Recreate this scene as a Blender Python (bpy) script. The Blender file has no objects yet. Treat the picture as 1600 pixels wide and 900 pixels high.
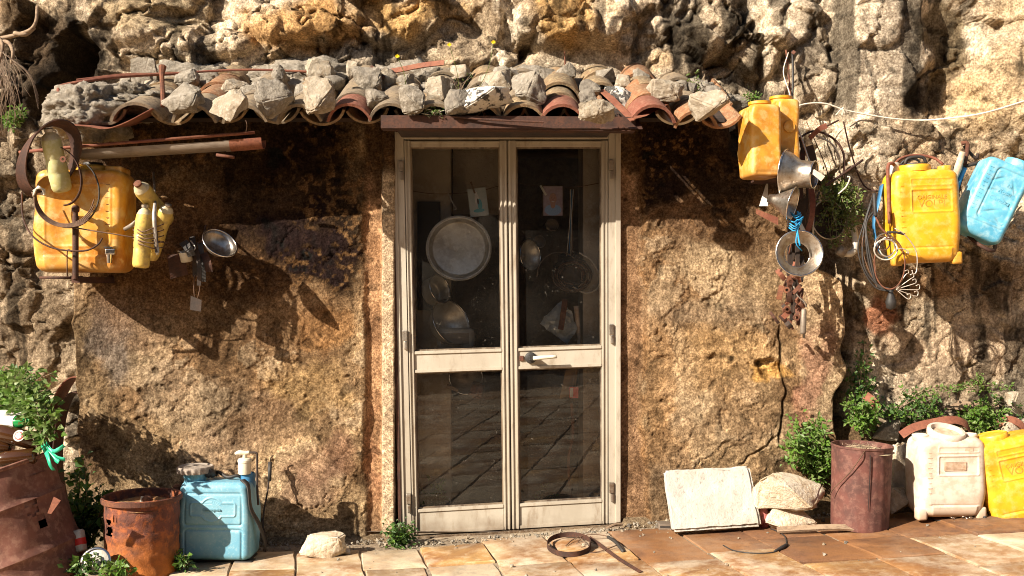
import bpy, bmesh, math, random
import numpy as np
from mathutils import Vector, Matrix, Euler, noise as mno
random.seed(7)
R = math.radians
sc = bpy.context.scene
COL = sc.collection

# ------------------------------------------------------------ camera, sky, sun, exposure
FPX, CD, CZ = 1560.0, 5.2, 1.3          # focal length in photo pixels, distance to the wall plane, eye height
cam_d = bpy.data.cameras.new('camera'); cam = bpy.data.objects.new('camera', cam_d); COL.objects.link(cam)
cam.location = (0, -CD, CZ); cam.rotation_euler = (R(90), 0, 0)
cam_d.sensor_width = 36; cam_d.lens = 36*FPX/1600; cam_d.clip_start = .05; cam_d.clip_end = 3000
sc.camera = cam
SUN = Vector((1.32, 1.0, -.97)).normalized()     # the way the light travels
sun_d = bpy.data.lights.new('sun', 'SUN'); sun_d.energy = 5.0; sun_d.angle = R(.5); sun_d.color = (1, .88, .73)
sun = bpy.data.objects.new('sun', sun_d); COL.objects.link(sun); sun.rotation_euler = SUN.to_track_quat('-Z', 'Y').to_euler()
wd = bpy.data.worlds.new('World'); sc.world = wd; wd.use_nodes = True
nt = wd.node_tree; bg = nt.nodes['Background']; sky = nt.nodes.new('ShaderNodeTexSky'); sky.sky_type = 'NISHITA'; sky.sun_disc = False
sky.sun_elevation = math.asin(-SUN.z); sky.sun_rotation = math.atan2(-SUN.x, -SUN.y)
sky.dust_density = 2.0; sky.air_density = 1.0
nt.links.new(sky.outputs[0], bg.inputs[0]); bg.inputs[1].default_value = .05
sc.view_settings.view_transform = 'Standard'; sc.view_settings.look = 'None'; sc.view_settings.gamma = 1; sc.view_settings.exposure = 1.15
sc.cycles.use_denoising = True; sc.cycles.filter_width = 1.0; sc.cycles.pixel_filter_type = 'BLACKMAN_HARRIS'; sc.cycles.max_bounces = 8; sc.cycles.diffuse_bounces = 4; sc.cycles.transparent_max_bounces = 12
sc.cycles.caustics_reflective = False; sc.cycles.caustics_refractive = False

# ------------------------------------------------------------ helpers
def W(px, py, y=0.0):
    s = (CD+y)/FPX
    return Vector(((px-800)*s, y, CZ-(py-450)*s))
def S(n, y=0.0): return n*(CD+y)/FPX
def gz(x):
    x = max(-7, min(7, x))
    return .064*(x+.5) if x > -.5 else .03*(x+.5)
def gza(X):
    X = np.clip(X, -7, 7); return np.where(X > -.5, .064*(X+.5), .03*(X+.5))

def _h(ix, iy, s):
    n = (ix.astype(np.int64)*374761393 + iy.astype(np.int64)*668265263 + s*982451653) & 0x7fffffff
    n = ((n ^ (n >> 13))*1274126177) & 0x7fffffff
    n = ((n ^ (n >> 15))*2246822519) & 0x7fffffff
    return ((n ^ (n >> 16)) & 0xffff)/65535.0
def vn(x, y, s=0):
    ix = np.floor(x); iy = np.floor(y); fx = x-ix; fy = y-iy
    u = fx*fx*fx*(fx*(fx*6-15)+10); v = fy*fy*fy*(fy*(fy*6-15)+10)
    a = _h(ix, iy, s); b = _h(ix+1, iy, s); c = _h(ix, iy+1, s); d = _h(ix+1, iy+1, s)
    return (a*(1-u)+b*u)*(1-v)+(c*(1-u)+d*u)*v
def fbm(x, y, o=5, s=0, g=.5):
    t = 0; a = 1; n = 0; c, q = math.cos(.6), math.sin(.6)
    for k in range(o):
        t = t+a*vn(x, y, s+k*17); n += a; a *= g
        x, y = (c*x-q*y)*2.03+11.3, (q*x+c*y)*2.03+5.7
    return t/n
def ridge(x, y, o=4, s=0):
    t = 0; a = 1; n = 0
    for k in range(o):
        t = t+a*(1-np.abs(2*vn(x, y, s+k*13)-1)); n += a; a *= .5; x = x*2.07+3.1; y = y*2.07+7.7
    return t/n
def worley(x, y, s=0):
    ix = np.floor(x); iy = np.floor(y); f1 = np.full(x.shape, 9.0); f2 = f1.copy(); idd = np.zeros(x.shape)
    for dx in (-1, 0, 1):
        for dy in (-1, 0, 1):
            cx = ix+dx; cy = iy+dy
            d = np.hypot(cx+_h(cx, cy, s)-x, cy+_h(cx, cy, s+5)-y); i = _h(cx, cy, s+9)
            m = d < f1; f2 = np.where(m, f1, np.minimum(f2, d)); idd = np.where(m, i, idd); f1 = np.where(m, d, f1)
    return f1, f2, idd
def facets(x, y, s=0):      # planar, randomly tilted cells
    ix = np.floor(x); iy = np.floor(y); f1 = np.full(x.shape, 9.0); h = np.zeros(x.shape)
    for dx in (-1, 0, 1):
        for dy in (-1, 0, 1):
            cx = ix+dx; cy = iy+dy; px_ = cx+_h(cx, cy, s); py_ = cy+_h(cx, cy, s+5); d = np.maximum(np.abs(px_-x), np.abs(py_-y))*.6+np.hypot(px_-x, py_-y)*.4
            v = (x-px_)*(_h(cx, cy, s+21)-.5)+(y-py_)*(_h(cx, cy, s+23)-.5)+.35*(_h(cx, cy, s+25)-.5)
            m = d < f1; h = np.where(m, v, h); f1 = np.where(m, d, f1)
    return h
def sst(a, b, x):
    t = np.clip((x-a)/(b-a), 0, 1); return t*t*(3-2*t)

def tag(o, label=None, cat=None, group=None, kind=None):
    if label: o['label'] = label
    if cat: o['category'] = cat
    if group: o['group'] = group
    if kind: o['kind'] = kind
    return o
def thing(name, label, cat, loc=(0, 0, 0), rot=(0, 0, 0), group=None):
    o = bpy.data.objects.new(name, None); COL.objects.link(o); o.empty_display_size = .05
    o.location = loc; o.rotation_euler = rot
    return tag(o, label, cat, group)
def link(name, me, mat=None, par=None, loc=None, rot=None):
    if mat is not None: me.materials.append(mat)
    o = bpy.data.objects.new(name, me); COL.objects.link(o)
    if par is not None: o.parent = par
    if loc is not None: o.location = loc
    if rot is not None: o.rotation_euler = rot
    return o

class MB:
    """collects shapes into one mesh"""
    def __init__(s): s.v = []; s.f = []; s.mi = []
    def add(s, vs, fs, mi=0):
        n = len(s.v); s.v += [tuple(p) for p in vs]; s.f += [tuple(i+n for i in f) for f in fs]; s.mi += [mi]*len(fs)
        return s
    def box(s, x0, y0, z0, x1, y1, z1, m=None, b=0.0):
        if b > 0:
            bm = bmesh.new(); bmesh.ops.create_cube(bm, size=1)
            for v in bm.verts: v.co = Vector(((x0+x1)/2+v.co.x*(x1-x0), (y0+y1)/2+v.co.y*(y1-y0), (z0+z1)/2+v.co.z*(z1-z0)))
            bmesh.ops.bevel(bm, geom=bm.edges[:], offset=b, segments=2, affect='EDGES', profile=.6)
            return s.bm(bm, m)
        vs = [Vector(p) for p in ((x0,y0,z0),(x1,y0,z0),(x1,y1,z0),(x0,y1,z0),(x0,y0,z1),(x1,y0,z1),(x1,y1,z1),(x0,y1,z1))]
        if m is not None: vs = [m @ v for v in vs]
        return s.add(vs, [(0,3,2,1),(4,5,6,7),(0,1,5,4),(1,2,6,5),(2,3,7,6),(3,0,4,7)])
    def hexa(s, P):   # eight corners in the order of box
        return s.add(P, [(0,3,2,1),(4,5,6,7),(0,1,5,4),(1,2,6,5),(2,3,7,6),(3,0,4,7)])
    def bm(s, bm, m=None):
        bm.verts.index_update()
        s.add([(m @ v.co) if m is not None else v.co.copy() for v in bm.verts], [[v.index for v in f.verts] for f in bm.faces]); bm.free(); return s
    def lathe(s, prof, m=None, n=24, jit=None, skip=None):
        vs = []; fs = []; m = m if m is not None else Matrix()
        for j, (r, z) in enumerate(prof):
            for i in range(n):
                a = 2*math.pi*i/n; rr = r if jit is None else r+jit(a, z)
                vs.append(m @ Vector((rr*math.cos(a), rr*math.sin(a), z)))
        for j in range(len(prof)-1):
            for i in range(n):
                if skip and skip(2*math.pi*(i+.5)/n, (prof[j][1]+prof[j+1][1])/2): continue
                k = (i+1) % n; fs.append((j*n+i, j*n+k, (j+1)*n+k, (j+1)*n+i))
        return s.add(vs, fs)
    def tube(s, pts, r, n=6, closed=False, sub=4, cap=True):
        P = curve(pts, sub, closed) if sub > 1 else [Vector(p) for p in pts]
        L = len(P); vs = []; fs = []; up = None
        rr = r if isinstance(r, (list, tuple)) else [r]
        for i, p in enumerate(P):
            a = P[(i-1) % L] if (closed or i > 0) else P[i]; b = P[(i+1) % L] if (closed or i < L-1) else P[i]
            t = (b-a)
            if t.length < 1e-9: t = Vector((0, 0, 1))
            t.normalize()
            if up is None: up = t.orthogonal().normalized()
            up = (up-t*up.dot(t))
            up = up.normalized() if up.length > 1e-6 else t.orthogonal().normalized()
            w = t.cross(up); f = i/max(1, L-1)*(len(rr)-1); k = min(int(f), len(rr)-2) if len(rr) > 1 else 0
            q = rr[0] if len(rr) == 1 else rr[k]*(1-f+k)+rr[k+1]*(f-k)
            for j in range(n):
                a_ = 2*math.pi*j/n; vs.append(p+(up*math.cos(a_)+w*math.sin(a_))*q)
        for i in range(L if closed else L-1):
            i2 = (i+1) % L
            for j in range(n): fs.append((i*n+j, i*n+(j+1) % n, i2*n+(j+1) % n, i2*n+j))
        if not closed and cap: fs.append(tuple(range(n-1, -1, -1))); fs.append(tuple((L-1)*n+j for j in range(n)))
        return s.add(vs, fs)
    def band(s, pts, wdir, w, t=.003, closed=False, sub=4):   # a flat strap: width along wdir
        P = curve(pts, sub, closed) if sub > 1 else [Vector(p) for p in pts]; L = len(P); vs = []; fs = []
        for i, p in enumerate(P):
            a = P[(i-1) % L] if (closed or i > 0) else p; b = P[(i+1) % L] if (closed or i < L-1) else p
            tt = (b-a).normalized(); wd_ = Vector(wdir(i/(L-1)) if callable(wdir) else wdir)
            wd_ = (wd_-tt*wd_.dot(tt)).normalized(); nn = tt.cross(wd_)
            for q1, q2 in ((-1,-1),(1,-1),(1,1),(-1,1)): vs.append(p+wd_*q1*w/2+nn*q2*t/2)
        for i in range(L if closed else L-1):
            i2 = (i+1) % L
            for j in range(4): fs.append((i*4+j, i*4+(j+1) % 4, i2*4+(j+1) % 4, i2*4+j))
        if not closed: fs += [(3,2,1,0), ((L-1)*4,(L-1)*4+1,(L-1)*4+2,(L-1)*4+3)]
        return s.add(vs, fs)
    def build(s, name, mat, par=None, smooth=False, loc=None, rot=None, fix=True):
        me = bpy.data.meshes.new(name); me.from_pydata(s.v, [], s.f)
        mats = mat if isinstance(mat, (list, tuple)) else [mat]
        for m in mats: me.materials.append(m)
        if len(mats) > 1: me.polygons.foreach_set('material_index', s.mi)
        if fix:
            bm = bmesh.new(); bm.from_mesh(me); bmesh.ops.recalc_face_normals(bm, faces=bm.faces[:]); bm.to_mesh(me); bm.free()
        if smooth: me.shade_smooth(); 
        if smooth == 'auto': me.set_sharp_from_angle(angle=R(38))
        me.update()
        return link(name, me, None, par, loc, rot)

def curve(pts, sub=4, closed=False):
    P = [Vector(p) for p in pts]; n = len(P); out = []
    if n < 3 and not closed: 
        return [P[0].lerp(P[-1], i/sub) for i in range(sub+1)]
    for i in range(n if closed else n-1):
        p0 = P[(i-1) % n] if (closed or i > 0) else P[0]*2-P[1]; p1 = P[i]; p2 = P[(i+1) % n]
        p3 = P[(i+2) % n] if (closed or i+2 < n) else P[-1]*2-P[-2]
        for k in range(sub):
            t = k/sub; out.append(.5*((2*p1)+(p2-p0)*t+(2*p0-5*p1+4*p2-p3)*t*t+(3*p1-p0-3*p2+p3)*t**3))
    if not closed: out.append(P[-1].copy())
    return out
def axis(p, d):       # matrix that puts local z on direction d at point p
    return Matrix.Translation(p) @ Vector(d).normalized().to_track_quat('Z', 'Y').to_matrix().to_4x4()
def mesh_np(name, V, Fq, col=None):
    me = bpy.data.meshes.new(name); n = len(Fq)
    me.vertices.add(len(V)); me.vertices.foreach_set('co', V.astype(np.float32).ravel())
    me.loops.add(n*4); me.loops.foreach_set('vertex_index', Fq.astype(np.int32).ravel())
    me.polygons.add(n); me.polygons.foreach_set('loop_start', np.arange(0, n*4, 4, dtype=np.int32))
    me.update(calc_edges=True); me.validate()
    me.shade_smooth()
    if col is not None:
        a = me.color_attributes.new('Col', 'FLOAT_COLOR', 'POINT')
        c = np.ones((len(V), 4), np.float32); c[:, :3] = col; a.data.foreach_set('color', c.ravel())
    return me
def grid_obj(name, X, Y, Z, mat, col=None, par=None, mask=None):
    nj, ni = X.shape; V = np.stack([X, Y, Z], -1).reshape(-1, 3)
    I = np.arange(ni*nj).reshape(nj, ni)
    Fq = np.stack([I[:-1, :-1], I[:-1, 1:], I[1:, 1:], I[1:, :-1]], -1)
    if mask is not None: Fq = Fq[mask[:-1, :-1] & mask[1:, 1:] & mask[:-1, 1:] & mask[1:, :-1]]
    Fq = Fq.reshape(-1, 4)
    return link(name, mesh_np(name, V, Fq, None if col is None else col.reshape(-1, 3)), mat, par)

# ------------------------------------------------------------ materials
def lin(*c): return tuple((x/12.92 if x <= .04045 else ((x+.055)/1.055)**2.4) for x in c)
def mat(name, c1, c2=None, c3=None, sc1=6, sc3=40, a3=.5, rough=.7, metal=0.0, bump=.3, bsc=80, th=.5, w=.15, th3=.55, spec=.5, vcol=False, bdist=.004, rvar=.15, trans=0, stretch=None, sss=0, low=None, lw=1.0):
    m = bpy.data.materials.new(name); m.use_nodes = True; n = m.node_tree.nodes; l = m.node_tree.links; b = n['Principled BSDF']
    tc = n.new('ShaderNodeTexCoord'); src = tc.outputs['Object']
    if stretch:
        mp = n.new('ShaderNodeMapping'); mp.inputs['Scale'].default_value = stretch; l.new(src, mp.inputs[0]); ssrc = mp.outputs[0]
    else: ssrc = src
    def noise(s, d=8, r=.6, v=None):
        t = n.new('ShaderNodeTexNoise'); t.inputs['Scale'].default_value = s; t.inputs['Detail'].default_value = d; t.inputs['Roughness'].default_value = r
        l.new(v or src, t.inputs['Vector']); return t.outputs[0]
    def ramp(v, t, w_):
        r = n.new('ShaderNodeMapRange'); r.interpolation_type = 'SMOOTHSTEP'; r.inputs[1].default_value = t-w_; r.inputs[2].default_value = t+w_; l.new(v, r.inputs[0]); return r.outputs[0]
    def mix(f, a, c, bl='MIX', k=1.0):
        x = n.new('ShaderNodeMix'); x.data_type = 'RGBA'; x.blend_type = bl
        if hasattr(f, 'links'):
            if k != 1.0:
                q = n.new('ShaderNodeMath'); q.operation = 'MULTIPLY'; q.inputs[1].default_value = k; l.new(f, q.inputs[0]); f = q.outputs[0]
            l.new(f, x.inputs[0])
        else: x.inputs[0].default_value = f
        for v, i in ((a, 6), (c, 7)):
            if hasattr(v, 'links'): l.new(v, x.inputs[i])
            else: x.inputs[i].default_value = (*v, 1)
        return x.outputs[2]
    if vcol:
        at = n.new('ShaderNodeVertexColor'); at.layer_name = 'Col'; c = at.outputs[0]
        f = ramp(noise(sc1*6, 10, .7), .5, .22); c = mix(f, mix(1.0, c, (.62, .58, .54), 'MULTIPLY'), mix(1.0, c, (1.28, 1.25, 1.2), 'MULTIPLY'))
        f = ramp(noise(sc3*3, 6, .7), .5, .16); c = mix(f, mix(1.0, c, (.66, .63, .6), 'MULTIPLY'), mix(1.0, c, (1.22, 1.22, 1.2), 'MULTIPLY'))
        f = ramp(noise(95, 5, .7), .5, .13); c = mix(f, mix(1.0, c, (.62, .58, .55), 'MULTIPLY'), mix(1.0, c, (1.3, 1.3, 1.28), 'MULTIPLY'))
    else:
        c = c1
        if c2 is not None: c = mix(ramp(noise(sc1, 8, .62, ssrc), th, w), c1, c2)
        if c3 is not None: c = mix(ramp(noise(sc3, 6, .65, ssrc), th3, .1), c, c3, k=a3)
        if low is not None:      # dirt that clings to the bottom: (colour, z0, z1)
            sp = n.new('ShaderNodeSeparateXYZ'); l.new(src, sp.inputs[0])
            ad = n.new('ShaderNodeMath'); ad.operation = 'MULTIPLY_ADD'; l.new(noise(12, 6), ad.inputs[0]); ad.inputs[1].default_value = (low[2]-low[1])*1.6; l.new(sp.outputs[2], ad.inputs[2])
            r = n.new('ShaderNodeMapRange'); r.inputs[1].default_value = low[2]+(low[2]-low[1])*.9; r.inputs[2].default_value = low[1]+(low[2]-low[1])*.7; l.new(ad.outputs[0], r.inputs[0])
            c = mix(r.outputs[0], c, low[0])
    if hasattr(c, 'links'): l.new(c, b.inputs['Base Color'])
    else: b.inputs['Base Color'].default_value = (*c, 1)
    b.inputs['Metallic'].default_value = metal; b.inputs['Specular IOR Level'].default_value = spec
    if rvar:
        r = n.new('ShaderNodeMapRange'); r.inputs[3].default_value = max(.05, rough-rvar); r.inputs[4].default_value = min(1, rough+rvar)
        l.new(noise(sc1*3, 5), r.inputs[0]); l.new(r.outputs[0], b.inputs['Roughness'])
    else: b.inputs['Roughness'].default_value = rough
    if trans: b.inputs['Transmission Weight'].default_value = trans
    if sss: b.inputs['Subsurface Weight'].default_value = sss; b.inputs['Subsurface Radius'].default_value = (.02, .01, .004); b.inputs['Subsurface Scale'].default_value = .5
    if bump:
        bp = n.new('ShaderNodeBump'); bp.inputs['Strength'].default_value = bump; bp.inputs['Distance'].default_value = bdist
        ad = n.new('ShaderNodeMath'); ad.operation = 'MULTIPLY_ADD'; l.new(noise(bsc, 10, .7), ad.inputs[0]); ad.inputs[1].default_value = 1.0/lw; l.new(noise(bsc*.22, 6, .6), ad.inputs[2])
        l.new(ad.outputs[0], bp.inputs['Height']); l.new(bp.outputs[0], b.inputs['Normal'])
    return m
m_rock = mat('rock', None, vcol=True, sc1=3, sc3=14, rough=.92, bump=1.0, bsc=60, bdist=.010, spec=.08, lw=.6)
m_plaster = mat('old_plaster', None, vcol=True, sc1=4, sc3=18, rough=.93, bump=1.0, bsc=120, bdist=.0045, spec=.04, lw=.4)
m_soil = mat('soil', (.09,.055,.032), (.2,.14,.085), (.3,.25,.19), 5, 45, .6, .95, bump=.9, bsc=60, bdist=.015, spec=.2)
m_joint = mat('joint_mortar', (.22,.165,.11), (.36,.29,.2), (.08,.055,.038), 9, 60, .6, .95, bump=.8, bsc=90, bdist=.006)
m_pave = [mat('paving_%s' % n, a, b_, c_, 3.2, 22, k_, .62, bump=.5, bsc=70, bdist=.005, rvar=.2, w=.12, th=t_) for n, a, b_, c_, k_, t_ in (
    ('pale', (.44,.33,.20), (.28,.15,.065), (.58,.48,.35), .6, .5), ('amber', (.46,.27,.10), (.2,.09,.035), (.62,.48,.3), .6, .5), ('brown', (.15,.07,.035), (.27,.135,.055), (.07,.036,.024), .65, .56), ('cream', (.56,.46,.32), (.38,.25,.13), (.36,.3,.22), .6, .54))]
m_tile = [mat('clay_tile_%s' % n, a, b_, c_, 9, 60, .7, .88, bump=.7, bsc=110, bdist=.004) for n, a, b_, c_ in (
    ('ochre', (.25,.155,.08), (.14,.1,.06), (.38,.3,.17)), ('grey', (.17,.135,.095), (.25,.19,.12), (.08,.06,.045)), ('orange', (.3,.13,.055), (.18,.09,.045), (.33,.24,.14)), ('red', (.22,.07,.042), (.17,.06,.036), (.28,.14,.09)))]
m_white_tile = mat('pale_glazed_tile', (.6,.58,.5), (.45,.4,.3), None, 9, rough=.5, bump=.2)
m_stone = [mat('stone_%s' % n, a, b_, c_, 9, 48, .6, .93, bump=1.0, bsc=60, bdist=.012, spec=.2) for n, a, b_, c_ in (
    ('grey', (.29,.255,.205), (.17,.145,.11), (.42,.38,.32)), ('warm', (.38,.325,.245), (.24,.185,.125), (.5,.45,.37)), ('dark', (.2,.175,.145), (.3,.27,.22), (.1,.085,.07)), ('cream', (.66,.57,.44), (.52,.4,.26), (.74,.68,.57)))]
m_lichen = mat('lichen_stone', (.62,.6,.55), (.045,.042,.04), (.3,.27,.22), 22, 70, .4, .9, bump=.9, bsc=60, th=.52, w=.03, bdist=.01)
m_slab = mat('white_limestone', (.46,.44,.40), (.38,.345,.29), (.14,.12,.10), 7, 55, .75, .92, th=.54, th3=.66, bump=1.0, bsc=90, bdist=.005, spec=.2)
m_rust = mat('rust', (.115,.045,.028), (.2,.075,.035), (.06,.028,.02), 14, 90, .6, .85, .15, bump=.6, bsc=150, bdist=.002)
m_rust_d = mat('dark_rust', (.045,.021,.015), (.09,.036,.02), (.025,.015,.012), 14, 90, .6, .8, .2, bump=.6, bsc=150, bdist=.002)
m_rust_r = mat('red_rust', (.19,.06,.035), (.26,.1,.055), (.09,.035,.022), 10, 70, .5, .8, .1, bump=.5, bsc=150, bdist=.002)
m_drum = mat('drum_rust', (.19,.075,.05), (.11,.045,.032), (.3,.16,.11), 7, 30, .55, .82, .05, bump=.35, bsc=160, bdist=.002)
m_bucket = mat('bucket_rust', (.16,.05,.03), (.075,.03,.022), (.42,.12,.03), 11, 26, .7, .8, .05, bump=.8, bsc=110, bdist=.004, th3=.56, low=((.6,.19,.03), .04, .20))
m_bucket_r = mat('maroon_rust', (.14,.05,.038), (.08,.034,.028), (.24,.12,.09), 9, 34, .5, .75, .1, bump=.4, bsc=120, bdist=.002)
m_black = mat('black_rubber', (.018,.017,.016), (.035,.03,.027), None, 12, rough=.6, bump=.2, bsc=100)
m_charcoal = mat('sooty_iron', (.022,.016,.013), (.05,.03,.02), None, 12, rough=.8, bump=.4, bsc=100)
m_wire = mat('rusty_wire', (.09,.05,.03), (.16,.09,.055), None, 30, rough=.7, metal=.3, bump=0)
m_wire_w = mat('bright_wire', (.6,.56,.5), (.45,.38,.3), None, 30, rough=.4, metal=.5, bump=0)
m_steel = mat('worn_steel', (.55,.51,.45), (.36,.31,.25), (.24,.16,.1), 12, 40, .65, .38, .95, bump=.3, bsc=60, bdist=.002, rvar=.14)
m_steel_b = mat('bright_steel', (.75,.72,.68), (.55,.5,.45), None, 12, rough=.22, metal=1.0, bump=.1, bsc=60, bdist=.002, rvar=.1)
m_alu = mat('dull_aluminium', (.56,.53,.46), (.4,.36,.3), (.66,.63,.56), 10, 30, .6, .6, .3, bump=.4, bsc=60, bdist=.003)
m_zinc = mat('zinc_gutter', (.2,.17,.14), (.29,.24,.19), (.13,.09,.065), 9, 50, .5, .6, .5, bump=.3, bsc=80, bdist=.002, stretch=(.25,1,1))
m_frame = mat('painted_aluminium', (.50,.455,.375), (.42,.375,.3), (.22,.145,.085), 5, 20, .5, .5, .2, bump=.3, low=((.2,.14,.09), -.02, .10), bsc=120, bdist=.001, th3=.62, stretch=(1,1,.3))
m_frame_d = mat('sooty_aluminium', (.2,.15,.1), (.08,.055,.04), (.4,.34,.26), 7, 30, .5, .6, .25, bump=.2, bsc=120, bdist=.001, stretch=(1,1,.3))
m_yel = mat('yellow_plastic', (.75,.42,.02), (.6,.27,.012), (.74,.52,.16), 6, 22, .5, .42, bump=.2, bsc=50, bdist=.002, sss=.08, low=((.42,.2,.03), -.02, .04))
m_yel_o = mat('aged_orange_plastic', (.72,.36,.045), (.48,.18,.018), (.72,.5,.2), 7, 20, .7, .45, bump=.3, bsc=40, bdist=.003, sss=.08, low=((.4,.2,.05), -.02, .06))
m_yel_p = mat('pale_yellow_plastic', (.70,.52,.12), (.5,.36,.1), (.3,.2,.08), 12, 34, .6, .4, bump=.2, bsc=60, bdist=.002, sss=.1)
m_yel_g = mat('greenish_yellow_plastic', (.5,.48,.22), (.4,.37,.15), (.6,.58,.4), 9, 40, .5, .45, bump=.2, bsc=60, bdist=.002)
m_blue = mat('faded_blue_plastic', (.21,.43,.53), (.12,.33,.46), (.36,.52,.56), 6, 90, .5, .5, bump=.25, bsc=60, bdist=.002, low=((.1,.22,.25), -.02, .06), th3=.6)
m_blue_b = mat('sky_blue_plastic', (.14,.45,.62), (.07,.30,.46), (.36,.55,.6), 7, 24, .55, .45, bump=.25, bsc=60, bdist=.002)
m_blue_d = mat('deep_blue_plastic', (.03,.14,.3), (.05,.2,.36), None, 9, rough=.5, bump=.2)
m_white_p = mat('milky_plastic', (.66,.6,.52), (.58,.48,.38), (.48,.35,.25), 6, 24, .5, .5, bump=.2, bsc=60, bdist=.002, sss=.1, low=((.5,.33,.2), -.02, .05))
m_cream = mat('cream_plastic', (.72,.68,.56), (.62,.55,.4), None, 9, rough=.5, bump=.2)
m_cap = mat('dusty_lid', (.3,.26,.22), (.2,.16,.13), (.5,.42,.34), 12, 60, .5, .8, bump=.4, bsc=90)
m_wood = mat('weathered_wood', (.2,.13,.08), (.32,.23,.15), (.1,.06,.04), 12, 70, .6, .9, bump=.5, bsc=80, stretch=(.3,1,1))
m_twig = mat('dry_twig', (.26,.19,.13), (.16,.11,.075), None, 30, rough=.9, bump=.3)
def leafm(name, a, b_, tr=.35):
    m = mat(name, a, b_, None, 14, rough=.5, bump=0, th=.5, w=.2); n = m.node_tree.nodes; l = m.node_tree.links; p = n['Principled BSDF']
    t = n.new('ShaderNodeBsdfTranslucent'); mx = n.new('ShaderNodeMixShader'); mx.inputs[0].default_value = tr
    l.new(p.inputs['Base Color'].links[0].from_socket, t.inputs[0]); l.new(p.outputs[0], mx.inputs[1]); l.new(t.outputs[0], mx.inputs[2]); l.new(mx.outputs[0], n['Material Output'].inputs[0]); return m
m_leaf = leafm('bright_leaf', (.14,.25,.035), (.075,.17,.02))
m_leaf_d = leafm('dark_leaf', (.035,.085,.016), (.07,.14,.03), .25)
m_leaf_o = leafm('olive_leaf', (.16,.2,.04), (.09,.12,.03), .3)
m_leaf_p = leafm('pale_leaf', (.24,.32,.1), (.10,.18,.04), .35)
LEAF2 = {}
m_flower = mat('yellow_petal', (.85,.65,.02), rough=.6, bump=0)
m_string_b = mat('blue_string', (.02,.3,.6), rough=.7, bump=0)
m_cord = mat('white_cord', (.72,.66,.56), (.55,.48,.38), None, 40, rough=.85, bump=.4, bsc=300, bdist=.002)
m_glass_g = mat('green_glass', (.02,.35,.08), rough=.12, bump=0, rvar=0, spec=.8, trans=.3)
m_glass_b = mat('brown_glass', (.07,.028,.01), rough=.12, bump=0, rvar=0, spec=.8, trans=.15)
m_paper = mat('paper_label', (.75,.73,.68), (.6,.56,.5), None, 30, rough=.8, bump=0)
m_green_rib = mat('green_ribbon', (.02,.36,.2), (.04,.5,.3), None, 20, rough=.35, bump=.1)
m_sand = mat('dry_straw', (.6,.48,.3), (.42,.31,.18), (.6,.5,.33), 20, 80, .6, .95, bump=1, bsc=90, bdist=.01)
m_tanned = mat('stained_label', (.42,.29,.19), (.6,.46,.34), None, 30, rough=.8, bump=0)
m_red = mat('red_print', (.6,.03,.02), rough=.5, bump=0)
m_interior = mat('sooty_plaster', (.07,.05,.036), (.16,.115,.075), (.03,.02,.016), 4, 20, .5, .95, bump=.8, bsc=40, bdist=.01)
m_pan_in = mat('hazy_pan_metal', (.62,.59,.52), (.42,.37,.3), (.7,.68,.62), 12, 40, .6, .4, .6, bump=.2)
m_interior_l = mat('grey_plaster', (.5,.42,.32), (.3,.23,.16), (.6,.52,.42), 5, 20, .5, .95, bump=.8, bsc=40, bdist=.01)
m_void = mat('dark_inside', (.012,.01,.009), rough=.95, bump=0)
# ------------------------------------------------------------ ground, pavement, rock (the setting)
def pxa(X, Y, Z):   # photo pixels of world points (only used to lay out stains, painted shade and boulders)
    s = FPX/(CD+Y); return 800+X*s, 450-(Z-CZ)*s
def blobs(px, py, c, L, seed=3):
    wx = (fbm(px/45, py/45, 4, seed)-.5)*70; wy = (fbm(px/45+9, py/45+4, 4, seed+3)-.5)*70
    for cx, cy, rx, ry, colr, k in L:
        d = np.hypot((px+wx-cx)/rx, (py+wy-cy)/ry); f = (1-sst(.55, 1.1, d))*k
        c = c*(1-f[..., None])+np.array(colr)*f[..., None]
    return c
def mixc(a, b, f): return np.array(a)*(1-f[..., None])+np.array(b)*f[..., None]

# ground sheet
gx = np.concatenate([np.array([-900, -200, -60, -20]), np.linspace(-9, 9, 37), np.array([20, 60, 200, 900])]); gy = np.array([-900, -200, -60, -20, -12, -8, -6, -4, -2, -1, 0, 1, 3, 8, 40, 900.])
GX, GY = np.meshgrid(gx, gy); g = grid_obj('ground', GX, GY, gza(GX)-.05, m_soil); tag(g, kind='structure')

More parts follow.
